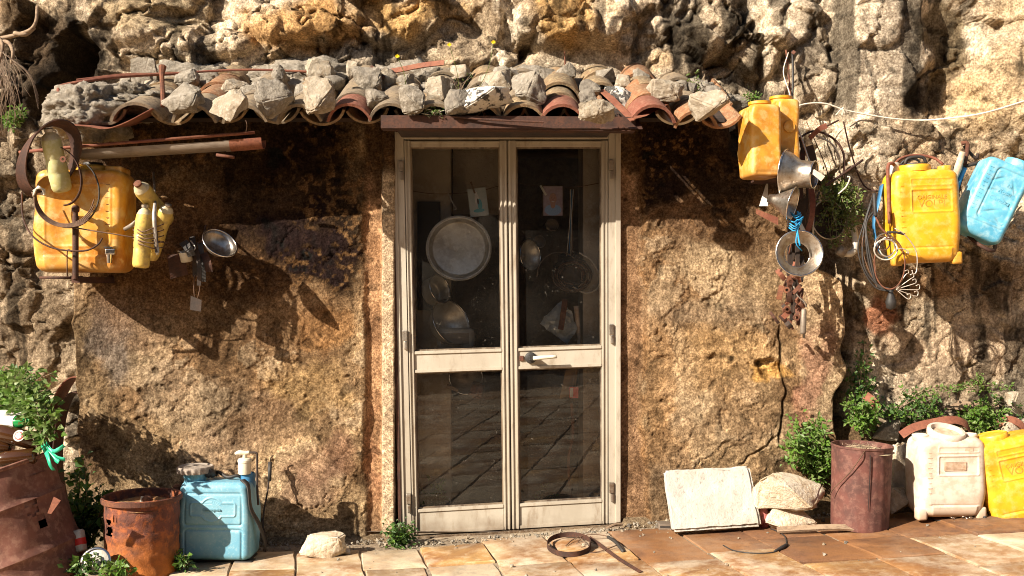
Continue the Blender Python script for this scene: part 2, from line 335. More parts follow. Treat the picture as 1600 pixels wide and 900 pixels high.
# rock face: a height field in y over x and z, with a hole where the hut stands
def rock_y(X, Z):
    px, py = pxa(X, .35, Z)
    y = np.full(X.shape, .34)
    wx = X+.5*(fbm(X*1.6, Z*1.6, 5, 1)-.5); wz = Z+.5*(fbm(X*1.6+7, Z*1.6, 5, 2)-.5)
    f1, f2, i = worley(wx*2.3, wz*2.9, 4); e = f2-f1
    y += -.02*sst(0, .25, e)-.08*(i-.5)
    f1, f2, i = worley(wx*6.5, wz*8, 8); e2 = f2-f1
    y += -.010*(i-.5)*sst(.4,.6,fbm(X*2,Z*2,3,77))
    y += -.16*(fbm(X*1.5, Z*1.5, 3, 21)-.5)-.012*(ridge(X*5, Z*6, 5, 5)-.5)-.014*(fbm(X*22, Z*22, 4, 9)-.5)
    cr_ = np.abs(2*fbm(X*1.9+3, Z*2.3, 5, 141)-1); y += .045*(1-sst(0, .028, cr_))*sst(.42,.55,fbm(X*2.4,Z*2.4,3,143))
    q1 = .25*(fbm(X*3, Z*3, 4, 91)-.5); y += .26*facets((X+q1)*2.2, (Z+q1)*2.6, 93)+.07*facets((X+q1*.6)*4.6, (Z-q1*.6)*5.6, 97)+.014*facets(X*15+q1*9, Z*16, 99)
    L = [(1060,78,62,42,.10),(1115,42,48,62,.10),(1175,95,50,42,.13),(1030,20,50,38,.07),(1240,90,50,100,.12),(1565,140,78,105,.32),(1590,40,60,60,.22),(1460,90,42,110,-.22),(1430,165,40,45,-.18),(1385,100,50,140,.08),
         (300,75,110,40,.14),(220,40,60,40,.05),(110,85,62,62,-.75),(40,60,55,70,-.1),(70,150,70,50,-.4),(480,30,90,45,.12),(620,20,90,50,.13),(720,75,60,45,.08),(785,50,14,90,.06),(880,40,60,60,.14),(960,50,35,70,.10),
         (1330,235,60,45,.12),(1450,240,70,40,.0),(1345,40,40,50,.1),(1290,170,50,70,.06)]
    for cx, cy, rx, ry, h in L:
        d = np.hypot((px+26*(fbm(X*4, Z*4, 3, 31)-.5)*2-cx)/rx, (py+26*(fbm(X*4+5, Z*4, 3, 33)-.5)*2-cy)/ry)
        y -= h*np.sqrt(np.clip(1-d**3, 0, 1)) if h > 0 else h*(1-sst(.55, 1.1, d))
    # smooth cement fillet where the roof meets the rock
    f = (1-sst(.9, 1.15, np.hypot((px-905)/125, (py-150)/78)))
    y = y*(1-f)+(.33-.02*fbm(X*6, Z*6, 4, 6))*f
    y = y-.22*(1-sst(2.45, 2.75, Z))*sst(-2.2, -2.0, X)*(1-sst(1.3, 1.5, X))*0.0
    # right of the hut: a nose of rock above a recess
    r = sst(1.72, 1.82, X)
    ledge = sst(1.27, 1.33, Z+.06*(fbm(X*3, Z*1, 4, 41)-.5)*2)
    y = np.where(X > 1.5, y*(1-r)+r*(y*(.4-.15*(1-ledge))-.04+(1-ledge)*.06+.10*(1-sst(.5, .9, Z))*0), y)
    # left recess
    l = 1-sst(-2.5, -2.3, X)
    y = y+l*(.30+.1*(1-sst(1.8, 2.3, Z)))
    y = y+sst(3.0, 3.6, Z)*.3*(Z-3.0)*.6
    return y, e, e2
def rock_col(X, Z, Y, e, e2):
    px, py = pxa(X, Y, Z)
    n1 = fbm(X*2.2, Z*2.2, 5, 51); n2 = fbm(X*7, Z*7, 5, 55); n3 = fbm(X*1.3+3, Z*1.3, 4, 58); vs = fbm(X*9, Z*1.6, 5, 61)
    c = mixc((.42,.35,.26), (.70,.62,.50), sst(.35, .65, n1)); c = c*(1-.3*sst(.55, .75, n3)[..., None])+np.array((.46,.28,.12))*.3*sst(.55, .75, n3)[..., None]
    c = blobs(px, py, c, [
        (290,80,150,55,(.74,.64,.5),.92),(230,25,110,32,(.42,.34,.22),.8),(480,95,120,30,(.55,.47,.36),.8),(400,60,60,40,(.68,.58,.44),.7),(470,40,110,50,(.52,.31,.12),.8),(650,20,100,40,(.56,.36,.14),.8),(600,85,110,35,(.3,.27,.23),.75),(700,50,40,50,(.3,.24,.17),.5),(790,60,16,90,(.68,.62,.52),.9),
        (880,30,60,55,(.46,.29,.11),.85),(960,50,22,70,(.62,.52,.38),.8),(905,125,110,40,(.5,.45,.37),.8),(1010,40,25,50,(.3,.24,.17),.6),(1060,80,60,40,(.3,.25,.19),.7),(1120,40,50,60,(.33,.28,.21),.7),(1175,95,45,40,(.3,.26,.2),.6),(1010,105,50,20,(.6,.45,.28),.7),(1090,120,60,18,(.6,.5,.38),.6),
        (1270,80,26,90,(.09,.075,.06),.7),(1225,180,30,60,(.08,.065,.05),.7),(1310,40,60,40,(.6,.53,.42),.6),(1385,90,55,120,(.46,.41,.34),.85),(1475,70,38,110,(.13,.10,.055),.85),(1445,165,45,45,(.04,.033,.026),.9),(1570,140,70,90,(.5,.38,.23),.7),(1580,20,40,30,(.6,.48,.32),.6),(1520,170,40,60,(.56,.43,.26),.6),  # near-black spot at the upper right is a shadow painted into the rock
        (95,85,95,75,(.014,.011,.009),.97),(30,50,60,80,(.07,.05,.032),.8),(70,150,110,50,(.025,.018,.012),.93),(130,30,10,40,(.4,.36,.3),.5),(40,300,80,120,(.16,.125,.085),.7),(40,480,90,120,(.17,.13,.09),.7),  # upper left cave: black stain, deepened with painted shade
        (1340,235,50,35,(.62,.55,.45),.7),(1450,450,90,30,(.26,.15,.07),.75),(1560,440,60,50,(.22,.15,.09),.7),(1340,490,30,50,(.06,.045,.03),.85),(1400,540,80,30,(.34,.25,.17),.6),(1380,490,22,40,(.3,.1,.045),.8),(1500,560,120,60,(.5,.4,.3),.8),(1440,610,90,30,(.42,.34,.26),.7),(1345,515,28,30,(.45,.38,.31),.6)])  # dark gap beside the hut is recess shade painted into the colour
    cr_ = np.abs(2*fbm(X*1.9+3, Z*2.3, 5, 141)-1); c = c*(1-.6*(1-sst(0, .02, cr_))*sst(.42,.55,fbm(X*2.4,Z*2.4,3,143)))[..., None]
    sk = sst(.57, .66, fbm(X*13, Z*1.3, 4, 64))*sst(.45, .62, fbm(X*1.4, Z*1.4, 3, 66)); c = c*(1-.7*sk[..., None])
    dk = sst(.55, .66, vs)*sst(.45, .62, n1); c = c*(1-.75*dk[..., None])
    ck = 1-.5*(1-sst(0, .05, e))*sst(.4,.6,n1); ck2 = 1-.2*(1-sst(0, .08, e2)); c = c*(ck*ck2)[..., None]
    c = c*(.72+.56*n2)[..., None]
    sp = sst(.66, .74, fbm(X*16, Z*16, 4, 71)); c = c*(1-.6*sp[..., None])
    return np.clip(c, .01, .8)
xs = np.concatenate([np.linspace(-7, -3.05, 60), np.linspace(-3.04, 3.04, 640), np.linspace(3.05, 7, 60)])
zs = np.concatenate([np.linspace(-.5, 3.3, 420), np.linspace(3.32, 6.0, 70)])
RX, RZ = np.meshgrid(xs, zs); RY, e1, e2 = rock_y(RX, RZ)
mask = ~((RX > -2.12) & (RX < 1.55) & (RZ < 2.18))
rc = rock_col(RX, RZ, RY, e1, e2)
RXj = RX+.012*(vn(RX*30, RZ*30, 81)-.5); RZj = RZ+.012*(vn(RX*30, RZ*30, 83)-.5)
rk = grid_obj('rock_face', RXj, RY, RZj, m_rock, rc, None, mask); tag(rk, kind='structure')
# the cliff goes on: flanks and top, coarse
for nm, x0, x1 in (('cliff', -60, -7), ('cliff', 7, 60)):
    X, Z = np.meshgrid(np.linspace(x0, x1, 60), np.linspace(-1, 6.0, 30)); Y, a_, b_ = rock_y(X, Z); o = grid_obj(nm, X, Y, Z, m_rock, rock_col(X, Z, Y, a_, b_)); tag(o, kind='structure')
X, T = np.meshgrid(np.linspace(-60, 60, 90), np.linspace(0, 1, 24)); Z = 6+T*2.5*(1+.3*fbm(X*.3, T*3, 3, 4)); Y = rock_y(X, np.full(X.shape, 6.0))[0]+T*14
o = grid_obj('hill', X, Y, Z, m_rock, rock_col(X, Z, Y*0, T*0+1, T*0+1)); tag(o, kind='structure')

# soil bank with rubble right of the hut
X, T = np.meshgrid(np.linspace(1.55, 6.5, 260), np.linspace(0, 1, 60)); Y = -.14+T*.75-.08*np.exp(-((X-1.9)/.2)**2)
Z = gza(X)-.02+.42*sst(0, .42, T-.03)+.05*(fbm(X*4, T*6, 4, 4)-.5)+.05*(1-np.abs(2*vn(X*9, T*9, 6)-1))*sst(.05, .2, T)
bc = mixc((.09,.06,.035), (.2,.15,.09), fbm(X*5, T*6, 4, 8)); o = grid_obj('soil_bank', X, Y, Z, m_rock, bc); tag(o, kind='structure')
X, T = np.meshgrid(np.linspace(-7, -2.28, 160), np.linspace(0, 1, 40)); Y = -.1+T*1.3
Z = gza(X)-.02+.30*sst(0, .6, T)+.08*(fbm(X*4, T*6, 4, 14)-.5)
bc = mixc((.07,.05,.03), (.16,.12,.075), fbm(X*5, T*6, 4, 18)); o = grid_obj('soil_bank', X, Y, Z, m_rock, bc); tag(o, kind='structure')

# pavement: a mortar bed, slabs one by one near the hut, joined beyond
bx = np.linspace(-7, 7, 57); by = np.linspace(-9.6, .1, 30); BX, BY = np.meshgrid(bx, by)
pav = grid_obj('pavement', BX, BY, gza(BX)-.006+.006*vn(BX*9, BY*9, 3), m_joint); tag(pav, kind='structure')
def slab_geo(x0, x1, y0, y1, sk, seed):   # corner-jittered slab with a worn edge
    rnd = random.Random(seed); j = lambda: rnd.uniform(-.008, .008)
    g_ = .0045; C4 = [(x0+g_+j(), y0+g_+j()), (x1-g_+j(), y0+g_+j()), (x1-g_+j(), y1-g_+j()), (x0+g_+j(), y1-g_+j())]
    C4 = [(x-sk*y, y) for x, y in C4]; cx = sum(p[0] for p in C4)/4; cy = sum(p[1] for p in C4)/4
    tx, ty, h = rnd.uniform(-.008, .008), rnd.uniform(-.008, .008), rnd.uniform(-.003, .006)
    # outline subdivided and wobbled
    out = []
    for a in range(4):
        p, q = C4[a], C4[(a+1) % 4]
        for k in range(4): t = k/4; wv = .004 if k else .0; out.append((p[0]*(1-t)+q[0]*t+rnd.uniform(-wv, wv), p[1]*(1-t)+q[1]*t+rnd.uniform(-wv, wv)))
    def ring(s, dz): return [Vector((cx+(x-cx)*s, cy+(y-cy)*s, gz(x)+dz+h+tx*(x-cx)*5*0+(x-cx)*tx+(y-cy)*ty)) for x, y in out]
    n = len(out); v = ring(1, -.03)+ring(1, .002)+ring(.97, .006)+[Vector((cx, cy, gz(cx)+.006+h+rnd.uniform(-.002, .001)))]
    f = []
    for r_ in range(2):
        for i in range(n): f.append((r_*n+i, r_*n+(i+1) % n, (r_+1)*n+(i+1) % n, (r_+1)*n+i))
    for i in range(n): f.append((2*n+i, 2*n+(i+1) % n, 3*n))
    return v, f, cx, cy
for m_ in m_pave:      # rust-brown seepage stains that run across several stones
    n = m_.node_tree.nodes; l = m_.node_tree.links; b_ = n['Principled BSDF']; cs_ = b_.inputs['Base Color'].links[0].from_socket
    tcn = n.new('ShaderNodeTexCoord')
    for sc_, th_, cc, k_ in ((1.7, .5, (.24,.11,.04), .75 if 'brown' in m_.name or 'amber' in m_.name else .5), (4.5, .57, (.13,.065,.035), .7 if 'brown' in m_.name else .35), (3.0, .55, (.68,.6,.46), .1 if 'brown' in m_.name else .6)):
        a_ = n.new('ShaderNodeTexNoise'); a_.inputs['Scale'].default_value = sc_; a_.inputs['Detail'].default_value = 9; a_.inputs['Roughness'].default_value = .66; l.new(tcn.outputs['Object'], a_.inputs['Vector'])
        r_ = n.new('ShaderNodeMapRange'); r_.inputs[1].default_value = th_-.05; r_.inputs[2].default_value = th_+.09; r_.inputs[4].default_value = k_; l.new(a_.outputs[0], r_.inputs[0])
        x_ = n.new('ShaderNodeMix'); x_.data_type = 'RGBA'; l.new(r_.outputs[0], x_.inputs[0]); l.new(cs_, x_.inputs[6]); x_.inputs[7].default_value = (*cc, 1); cs_ = x_.outputs[2]
    l.new(cs_, b_.inputs['Base Color'])
far = MB(); prs = random.Random(5); SK = .2; npv = 0
x = -6.6; ci = 0
while x < 6.6:
    wdt = prs.uniform(.28, .33); y = -.12+prs.uniform(-.03, .0)-(.1 if x < -.2 else 0); first = True
    while y > -9.4:
        ln = prs.uniform(.32, .6)
        xm = x+wdt/2-SK*(y-ln/2)
        v, f, cx, cy = slab_geo(x, x+wdt, y-ln, y, SK, ci*100+int(-y*10))
        near = (abs(cx) < 2.9+.0*cy) and cy > -3.0 and npv < 290
        if near:
            # near the wall on the right the stones are dark brown, to the left creamy
            dd = cy+.45; k = prs.random()
            if cx > .35 and cy > -.72-.12*(cx > 1.2): mi = 2 if k < .88 else 1
            elif cx > .45: mi = 1 if k < .5 else (0 if k < .8 else 3)
            elif cx > -.95: mi = 0 if k < .5 else (1 if k < .8 else 3)
            else: mi = 3 if k < .6 else 1
            me = bpy.data.meshes.new('paving_stone'); me.from_pydata([tuple(p) for p in v], [], f); me.materials.append(m_pave[mi]); me.shade_smooth(); me.set_sharp_from_angle(angle=R(40))
            link('paving_stone', me, None, pav); npv += 1
        else: far.add(v, f, prs.choice((0, 1, 3)))
        y -= ln
    x += wdt; ci += 1
o = far.build('paving_field', m_pave, pav, fix=False); tag(o, kind='stuff')

# ------------------------------------------------------------ the hut
hut = thing('stone_hut', 'low plastered stone hut with glazed double door under a clay tile roof', 'hut', (0, 0, 0))
XL, XJL, XJR, XR = W(98, 0).x, W(616, 0).x, W(968, 0).x, W(1325, 0).x
def wall_y(X, Z, side):
    px, py = pxa(X, 0*X, Z)
    y = -.035*(fbm(X*1.7, Z*1.7, 3, 101)-.5)-.006*(ridge(X*8, Z*8, 5, 103)-.5)
    f1, f2, i = worley(X*5+.8*fbm(X*4, Z*4, 3, 5), Z*5+.8*fbm(X*4+9, Z*4, 3, 6), 14)
    y += -.003*sst(0, .2, f2-f1)-.004*(i-.5)
    fl = fbm(X*3.1, Z*3.1, 7, 151, .6); y += -.005*sst(.50, .515, fl)-.006*sst(.58, .592, fl)
    # crusted, veined plaster
    v = ridge(X*5.5+fbm(X*3, Z*3, 3, 8), Z*5.5, 4, 105); y += -.007*sst(.5, .85, v)*sst(.35, .6, fbm(X*1.5+1, Z*1.5, 3, 107))
    pit = sst(.70, .78, fbm(X*13, Z*13, 3, 109)); y += .005*pit
    y += -.009*(ridge(X*30, Z*30, 3, 111)-.5)*(.4+.9*fbm(X*3,Z*3,3,112))
    if side == 'L':
        xe = XL+.045*(fbm(Z*3, Z*0, 4, 113)-.5)*2+.02*(vn(Z*18, Z*0, 3)-.5)+.03*sst(1.3, .9, Z)
        y += .62*(1-sst(0, .06, X-xe))**1.0
        pier = sst(566, 578, px+10*(vn(X*0, Z*5, 7)-.5)); y = y*(1-.75*pier)+pier*.018
        strip = sst(595, 599, px+3*(vn(X*0, Z*14, 9)-.5)); y = y-strip*.038
    else:
        strip = 1-sst(1000, 1012, px+16*(fbm(X*0, Z*4, 3, 7)-.5)*2); y = y*(1-.7*strip)+strip*.028
        xe = XR-.07+.07*(fbm(Z*2.6, Z*0, 4, 117)-.5)*2-.26*sst(1.32, 1.5, Z)+.07*np.exp(-((Z-.87)/.09)**2)
        y += .40*(sst(0, .07, X-xe))
        y += .35*sst(1.12, 1.2, X)*sst(2.02, 2.14, Z+.08*(fbm(X*5, Z*5, 4, 119)-.5)*2)
        # cracks
        cxp = 1222+4*np.sin(py/23.)+6*(vn(py/18., py*0, 5)-.5); ck = np.exp(-((px-cxp)/1.7)**2)*sst(500, 520, py)*(1-sst(680, 700, py)); y += .02*ck
        cyp = 730-(px-1150)*.75; ck = np.exp(-((py-cyp-8*(vn(px/9, px*0, 2)-.5))/2.0)**2)*sst(1150, 1160, px)*(1-sst(1205, 1215, px)); y += .015*ck
        d = np.hypot((px-1205)/24, (py-577)/20); y += .028*(1-sst(.6, 1.0, d)); d = np.hypot((px-1186)/9, (py-568)/9); y += .02*(1-sst(.5, 1, d))
    return y
def wall_col(X, Z, side):
    px, py = pxa(X, 0*X, Z)
    n1 = fbm(X*2.5, Z*2.5, 5, 121); n2 = fbm(X*8, Z*8, 5, 123); n3 = fbm(X*22, Z*22, 4, 125)
    c = mixc((.25,.165,.095), (.47,.35,.215), sst(.35, .65, n1))
    fl = fbm(X*3.1, Z*3.1, 7, 151, .6); c = c*(1-.22*(1-sst(.495, .515, fl)))[..., None]; c = c*(1-.4*np.exp(-((fl-.505)/.008)**2))[..., None]; f2_ = sst(.58, .592, fl)[..., None]*.5; c = c*(1-f2_)+np.array((.50,.41,.29))*f2_
    gr = sst(.5, .75, fbm(X*3.3+4, Z*6, 5, 131))[..., None]*.4; c = c*(1-gr)+np.array((.34,.28,.21))*gr
    if side == 'L':
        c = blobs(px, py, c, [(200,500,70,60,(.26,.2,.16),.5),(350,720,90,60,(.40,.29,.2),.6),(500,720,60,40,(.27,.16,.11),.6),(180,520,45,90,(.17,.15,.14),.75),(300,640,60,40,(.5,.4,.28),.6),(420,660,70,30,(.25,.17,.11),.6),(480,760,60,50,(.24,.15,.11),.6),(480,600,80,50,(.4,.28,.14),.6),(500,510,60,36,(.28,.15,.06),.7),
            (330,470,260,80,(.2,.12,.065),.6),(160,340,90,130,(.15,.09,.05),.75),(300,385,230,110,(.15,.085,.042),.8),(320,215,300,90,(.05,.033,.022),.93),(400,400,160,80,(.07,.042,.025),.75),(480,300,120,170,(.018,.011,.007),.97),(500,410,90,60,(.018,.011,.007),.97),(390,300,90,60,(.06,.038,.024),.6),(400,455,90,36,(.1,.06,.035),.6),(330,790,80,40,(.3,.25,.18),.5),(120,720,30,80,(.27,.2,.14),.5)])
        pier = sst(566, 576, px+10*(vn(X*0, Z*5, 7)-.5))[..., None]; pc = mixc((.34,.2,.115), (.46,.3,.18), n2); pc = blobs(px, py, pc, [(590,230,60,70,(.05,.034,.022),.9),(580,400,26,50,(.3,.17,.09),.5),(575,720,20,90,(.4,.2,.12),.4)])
        c = c*(1-pier)+pc*pier
        strip = sst(596, 599, px)*sst(255, 290, py); c = c*(1-strip[..., None]*.85)+np.array((.6,.5,.37))*strip[..., None]*.85  # sunlit look of the proud edge, painted paler from the eave shadow down
    else:
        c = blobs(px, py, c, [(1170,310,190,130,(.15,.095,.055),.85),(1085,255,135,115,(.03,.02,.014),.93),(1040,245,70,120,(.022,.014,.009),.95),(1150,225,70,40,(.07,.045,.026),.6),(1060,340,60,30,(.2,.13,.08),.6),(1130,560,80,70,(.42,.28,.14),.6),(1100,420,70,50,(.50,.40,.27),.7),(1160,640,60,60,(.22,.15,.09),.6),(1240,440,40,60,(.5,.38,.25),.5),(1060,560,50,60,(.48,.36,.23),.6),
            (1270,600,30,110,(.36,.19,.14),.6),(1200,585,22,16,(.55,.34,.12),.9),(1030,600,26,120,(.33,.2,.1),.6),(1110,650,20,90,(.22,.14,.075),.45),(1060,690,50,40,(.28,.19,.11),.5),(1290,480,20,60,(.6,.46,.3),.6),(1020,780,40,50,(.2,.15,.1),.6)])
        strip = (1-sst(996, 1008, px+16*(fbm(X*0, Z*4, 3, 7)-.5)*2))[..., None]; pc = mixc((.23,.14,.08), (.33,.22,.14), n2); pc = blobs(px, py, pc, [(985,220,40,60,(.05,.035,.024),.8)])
        c = c*(1-strip)+pc*strip
        ed = np.exp(-((px+16*(fbm(X*0, Z*4, 3, 7)-.5)*2-1006)/4)**2)[..., None]*.6; c = c*(1-ed)+np.array((.14,.075,.035))*ed
        cxp = 1222+4*np.sin(py/23.)+6*(vn(py/18., py*0, 5)-.5); ck = np.exp(-((px-cxp)/2.2)**2)*sst(500, 520, py)*(1-sst(680, 700, py)); c = c*(1-.8*ck[..., None])
        for hx, hy in ((1143, 560), (1186, 568)): c = c*(1-.85*(1-sst(.5, 1.1, np.hypot((px-hx)/5, (py-hy)/6)))[..., None])
    lum = c.mean(-1); sk_ = (sst(.53, .62, fbm(X*44, Z*44, 4, 161))*sst(.3,.6,fbm(X*5,Z*5,4,163))*(1-sst(.04, .2, lum)))[..., None]*.6; c = c*(1-sk_)+np.array((.21,.125,.06))*sk_
    pit = sst(.70, .78, fbm(X*13, Z*13, 3, 109))[..., None]; c = c*(1-.45*pit)
    base = sst(810, 860, py+20*(n2-.5))[..., None]*.5; c = c*(1-base)+np.array((.33,.29,.23))*base
    c = c*(.50+.62*n2+.34*n3)[..., None]; st_ = sst(.5, .7, fbm(X*7, Z*1.1, 5, 133))*sst(.35, .6, fbm(X*2, Z*2, 4, 135)); c = c*(1-.35*st_[..., None])
    return np.clip(c, .012, .75)
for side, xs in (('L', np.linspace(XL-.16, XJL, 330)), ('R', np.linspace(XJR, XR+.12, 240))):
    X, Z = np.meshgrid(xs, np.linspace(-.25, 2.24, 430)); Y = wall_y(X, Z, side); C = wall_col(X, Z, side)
    if side == 'L':    # return into the door reveal
        k = 14; X = np.concatenate([X, np.repeat(X[:, -1:], k, 1)+.012*fbm(np.linspace(0, 2, k)[None]+Z[:, :1]*0, Z[:, :1]*8, 4, 3)], 1); Y = np.concatenate([Y, Y[:, -1:]+np.linspace(.02, .34, k)[None]], 1)
        Z = np.concatenate([Z, np.repeat(Z[:, -1:], k, 1)], 1); C = np.concatenate([C, np.repeat(C[:, -1:], k, 1)], 1)
    else:
        k = 14; X = np.concatenate([np.repeat(X[:, :1], k, 1)-.012*fbm(np.linspace(0, 2, k)[None]+Z[:, :1]*0, Z[:, :1]*8, 4, 3), X], 1); Y = np.concatenate([Y[:, :1]+np.linspace(.34, .02, k)[None], Y], 1)
        Z = np.concatenate([np.repeat(Z[:, :1], k, 1), Z], 1); C = np.concatenate([np.repeat(C[:, :1], k, 1), C], 1)
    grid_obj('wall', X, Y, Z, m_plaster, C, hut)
# room behind the door: a small rock-cut store
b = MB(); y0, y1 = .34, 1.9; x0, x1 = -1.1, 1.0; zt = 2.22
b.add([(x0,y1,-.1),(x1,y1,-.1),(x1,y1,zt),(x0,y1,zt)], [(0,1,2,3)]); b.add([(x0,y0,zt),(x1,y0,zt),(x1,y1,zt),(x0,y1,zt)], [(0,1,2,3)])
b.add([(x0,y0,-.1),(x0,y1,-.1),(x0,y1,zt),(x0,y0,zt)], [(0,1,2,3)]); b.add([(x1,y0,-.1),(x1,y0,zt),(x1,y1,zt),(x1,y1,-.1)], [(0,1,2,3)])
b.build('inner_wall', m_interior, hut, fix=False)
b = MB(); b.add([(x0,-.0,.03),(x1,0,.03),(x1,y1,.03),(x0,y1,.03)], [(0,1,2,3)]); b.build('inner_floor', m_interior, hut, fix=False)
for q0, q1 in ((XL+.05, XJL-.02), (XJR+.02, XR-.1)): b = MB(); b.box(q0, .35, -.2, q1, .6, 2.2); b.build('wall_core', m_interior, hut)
# partition jutting from the left inside, with a near-black hatch, and a pale jamb on the right
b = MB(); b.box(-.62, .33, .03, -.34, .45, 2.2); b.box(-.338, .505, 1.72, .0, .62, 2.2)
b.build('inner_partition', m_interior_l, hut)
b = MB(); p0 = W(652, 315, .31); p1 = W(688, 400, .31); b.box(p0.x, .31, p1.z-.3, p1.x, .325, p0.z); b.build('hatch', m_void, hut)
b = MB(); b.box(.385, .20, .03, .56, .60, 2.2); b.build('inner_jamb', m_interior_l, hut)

# door: bars laid out on the real, slightly racked frame
def DW(u, v, y):
    k = (u-618)/344; t = (v-212)/628
    return W(u+(1-k)*14*t, v-k*20*t, 0)+Vector((0, y, 0))
def dbar(mb, u0, v0, u1, v1, ya, yb):
    a = [DW(u0, v1, ya), DW(u1, v1, ya), DW(u1, v1, yb), DW(u0, v1, yb), DW(u0, v0, ya), DW(u1, v0, ya), DW(u1, v0, yb), DW(u0, v0, yb)]; mb.hexa(a)
def bevel_obj(o, w=.0015, seg=1):
    bm = bmesh.new(); bm.from_mesh(o.data); bmesh.ops.bevel(bm, geom=bm.edges[:], offset=w, segments=seg, affect='EDGES', clamp_overlap=True); bm.to_mesh(o.data); bm.free(); return o
fr = MB(); dbar(fr, 617, 206, 630, 846, .005, .09); dbar(fr, 951, 206, 967, 838, .005, .09); dbar(fr, 630, 206, 951, 217, .008, .09)
dbar(fr, 613, 204, 619, 844, -.004, .02); dbar(fr, 962, 204, 970, 836, -.004, .02)
frame = bevel_obj(fr.build('door_frame', m_frame, hut))
sh = MB(); dbar(sh, 609, 204, 614, 842, -.01, .02); dbar(sh, 612, 200, 972, 206, -.006, .02); bevel_obj(sh.build('iron_subframe', m_rust_d, hut))
m_glass = bpy.data.materials.new('dusty_glass'); m_glass.use_nodes = True
n = m_glass.node_tree.nodes; l = m_glass.node_tree.links; n.clear(); out = n.new('ShaderNodeOutputMaterial'); tr = n.new('ShaderNodeBsdfTransparent'); tr.inputs[0].default_value = (.94,.95,.94,1)
gl = n.new('ShaderNodeBsdfGlossy'); gl.inputs['Roughness'].default_value = .012; gb = n.new('ShaderNodeBump'); gn = n.new('ShaderNodeTexNoise'); gn.inputs['Scale'].default_value = 5; gn.inputs['Detail'].default_value = 2; gb.inputs['Strength'].default_value = .012; gb.inputs['Distance'].default_value = .01; l.new(gn.outputs[0], gb.inputs['Height']); l.new(gb.outputs[0], gl.inputs['Normal']); gl.inputs[0].default_value = (1,1,1,1); fz = n.new('ShaderNodeFresnel'); fz.inputs[0].default_value = 1.52
fm = n.new('ShaderNodeMath'); fm.operation = 'MULTIPLY'; fm.inputs[1].default_value = 1.15; l.new(fz.outputs[0], fm.inputs[0])
mx = n.new('ShaderNodeMixShader'); l.new(fm.outputs[0], mx.inputs[0]); l.new(tr.outputs[0], mx.inputs[1]); l.new(gl.outputs[0], mx.inputs[2])
df = n.new('ShaderNodeBsdfDiffuse'); df.inputs[0].default_value = (.5,.45,.38,1); tc = n.new('ShaderNodeTexCoord'); no = n.new('ShaderNodeTexNoise'); no.inputs['Scale'].default_value = 60; no.inputs['Detail'].default_value = 8; no.inputs['Roughness'].default_value = .75; l.new(tc.outputs['Object'], no.inputs['Vector'])
mr = n.new('ShaderNodeMapRange'); mr.inputs[1].default_value = .62; mr.inputs[2].default_value = .78; mr.inputs[3].default_value = .005; mr.inputs[4].default_value = .5; l.new(no.outputs[0], mr.inputs[0])
no2 = n.new('ShaderNodeTexNoise'); no2.inputs['Scale'].default_value = 3; no2.inputs['Detail'].default_value = 6; l.new(tc.outputs['Object'], no2.inputs['Vector']); mr2 = n.new('ShaderNodeMapRange'); mr2.inputs[1].default_value = .4; mr2.inputs[2].default_value = .75; mr2.inputs[3].default_value = 0; mr2.inputs[4].default_value = .022; l.new(no2.outputs[0], mr2.inputs[0])
ad = n.new('ShaderNodeMath'); l.new(mr.outputs[0], ad.inputs[0]); l.new(mr2.outputs[0], ad.inputs[1])
m2 = n.new('ShaderNodeMixShader'); l.new(ad.outputs[0], m2.inputs[0]); l.new(mx.outputs[0], m2.inputs[1]); l.new(df.outputs[0], m2.inputs[2]); l.new(m2.outputs[0], out.inputs[0])
def leaf_door(u0, u1, gu0, gu1, hinge_u):
    d = bpy.data.objects.new('door', None); COL.objects.link(d); d.parent = hut
    for a, b_, in ((u0, gu0), (gu1, u1)):
        s_ = MB(); dbar(s_, a, 219, b_, 838, .014, .075); w = b_-a
        dbar(s_, a+w*.08, 219, a+w*.34, 838, .006, .016); dbar(s_, a+w*.66, 219, a+w*.92, 838, .006, .016)
        bevel_obj(s_.build('stile', m_frame, d), .002, 2)
    for va, vb, nm in ((219, 229, 'top_rail'), (550, 584, 'middle_rail'), (798, 838, 'bottom_rail')):
        s_ = MB(); dbar(s_, gu0, va, gu1, vb, .018, .07)
        if nm != 'top_rail': dbar(s_, gu0, va, gu1, va+5, .010, .02); dbar(s_, gu0, vb-5, gu1, vb, .010, .02)
        else: dbar(s_, gu0, va+1, gu1, va+4, .012, .02)
        bevel_obj(s_.build(nm, m_frame, d), .002, 2)
    for va, vb in ((229, 550), (584, 798)):
        gp = MB(); gp.add([DW(gu0, vb, .045), DW(gu1, vb, .045), DW(gu1, va, .045), DW(gu0, va, .045)], [(0,1,2,3)])
        gpo = gp.build('glass_pane', m_glass, d, fix=False)
        bd = MB(); t = 2.2
        for q in ((gu0, va, gu0+t, vb), (gu1-t, va, gu1, vb), (gu0+t, va, gu1-t, va+t), (gu0+t, vb-t, gu1-t, vb)): dbar(bd, *q, .030, .044)
        bd.build('glazing_bead', m_frame_d, d)
    for v in (265, 530, 785):
        h_ = MB(); c0 = DW(hinge_u, v, .0); hx = .012
        h_.box(c0.x-hx, -.012, c0.z-.01, c0.x+hx, .008, c0.z+.045, b=.003); h_.box(c0.x-hx*.3, -.014, c0.z-.055, c0.x+hx*.9, .006, c0.z-.012, b=.003)
        h_.build('hinge', m_steel if v > 300 else m_zinc, d)
    return d
dl = leaf_door(630.5, 791.5, 640, 780, 626); dr = leaf_door(793, 950.5, 806, 940, 955)
h_ = MB(); c = DW(826, 566, 0); h_.lathe([(0,0),(.026,0),(.03,.006),(.03,.014),(.024,.018),(0,.018)], axis(c+Vector((0,.016,0)), (0,-1,0)), 20); h_.build('handle_rose', m_black, dr, True)
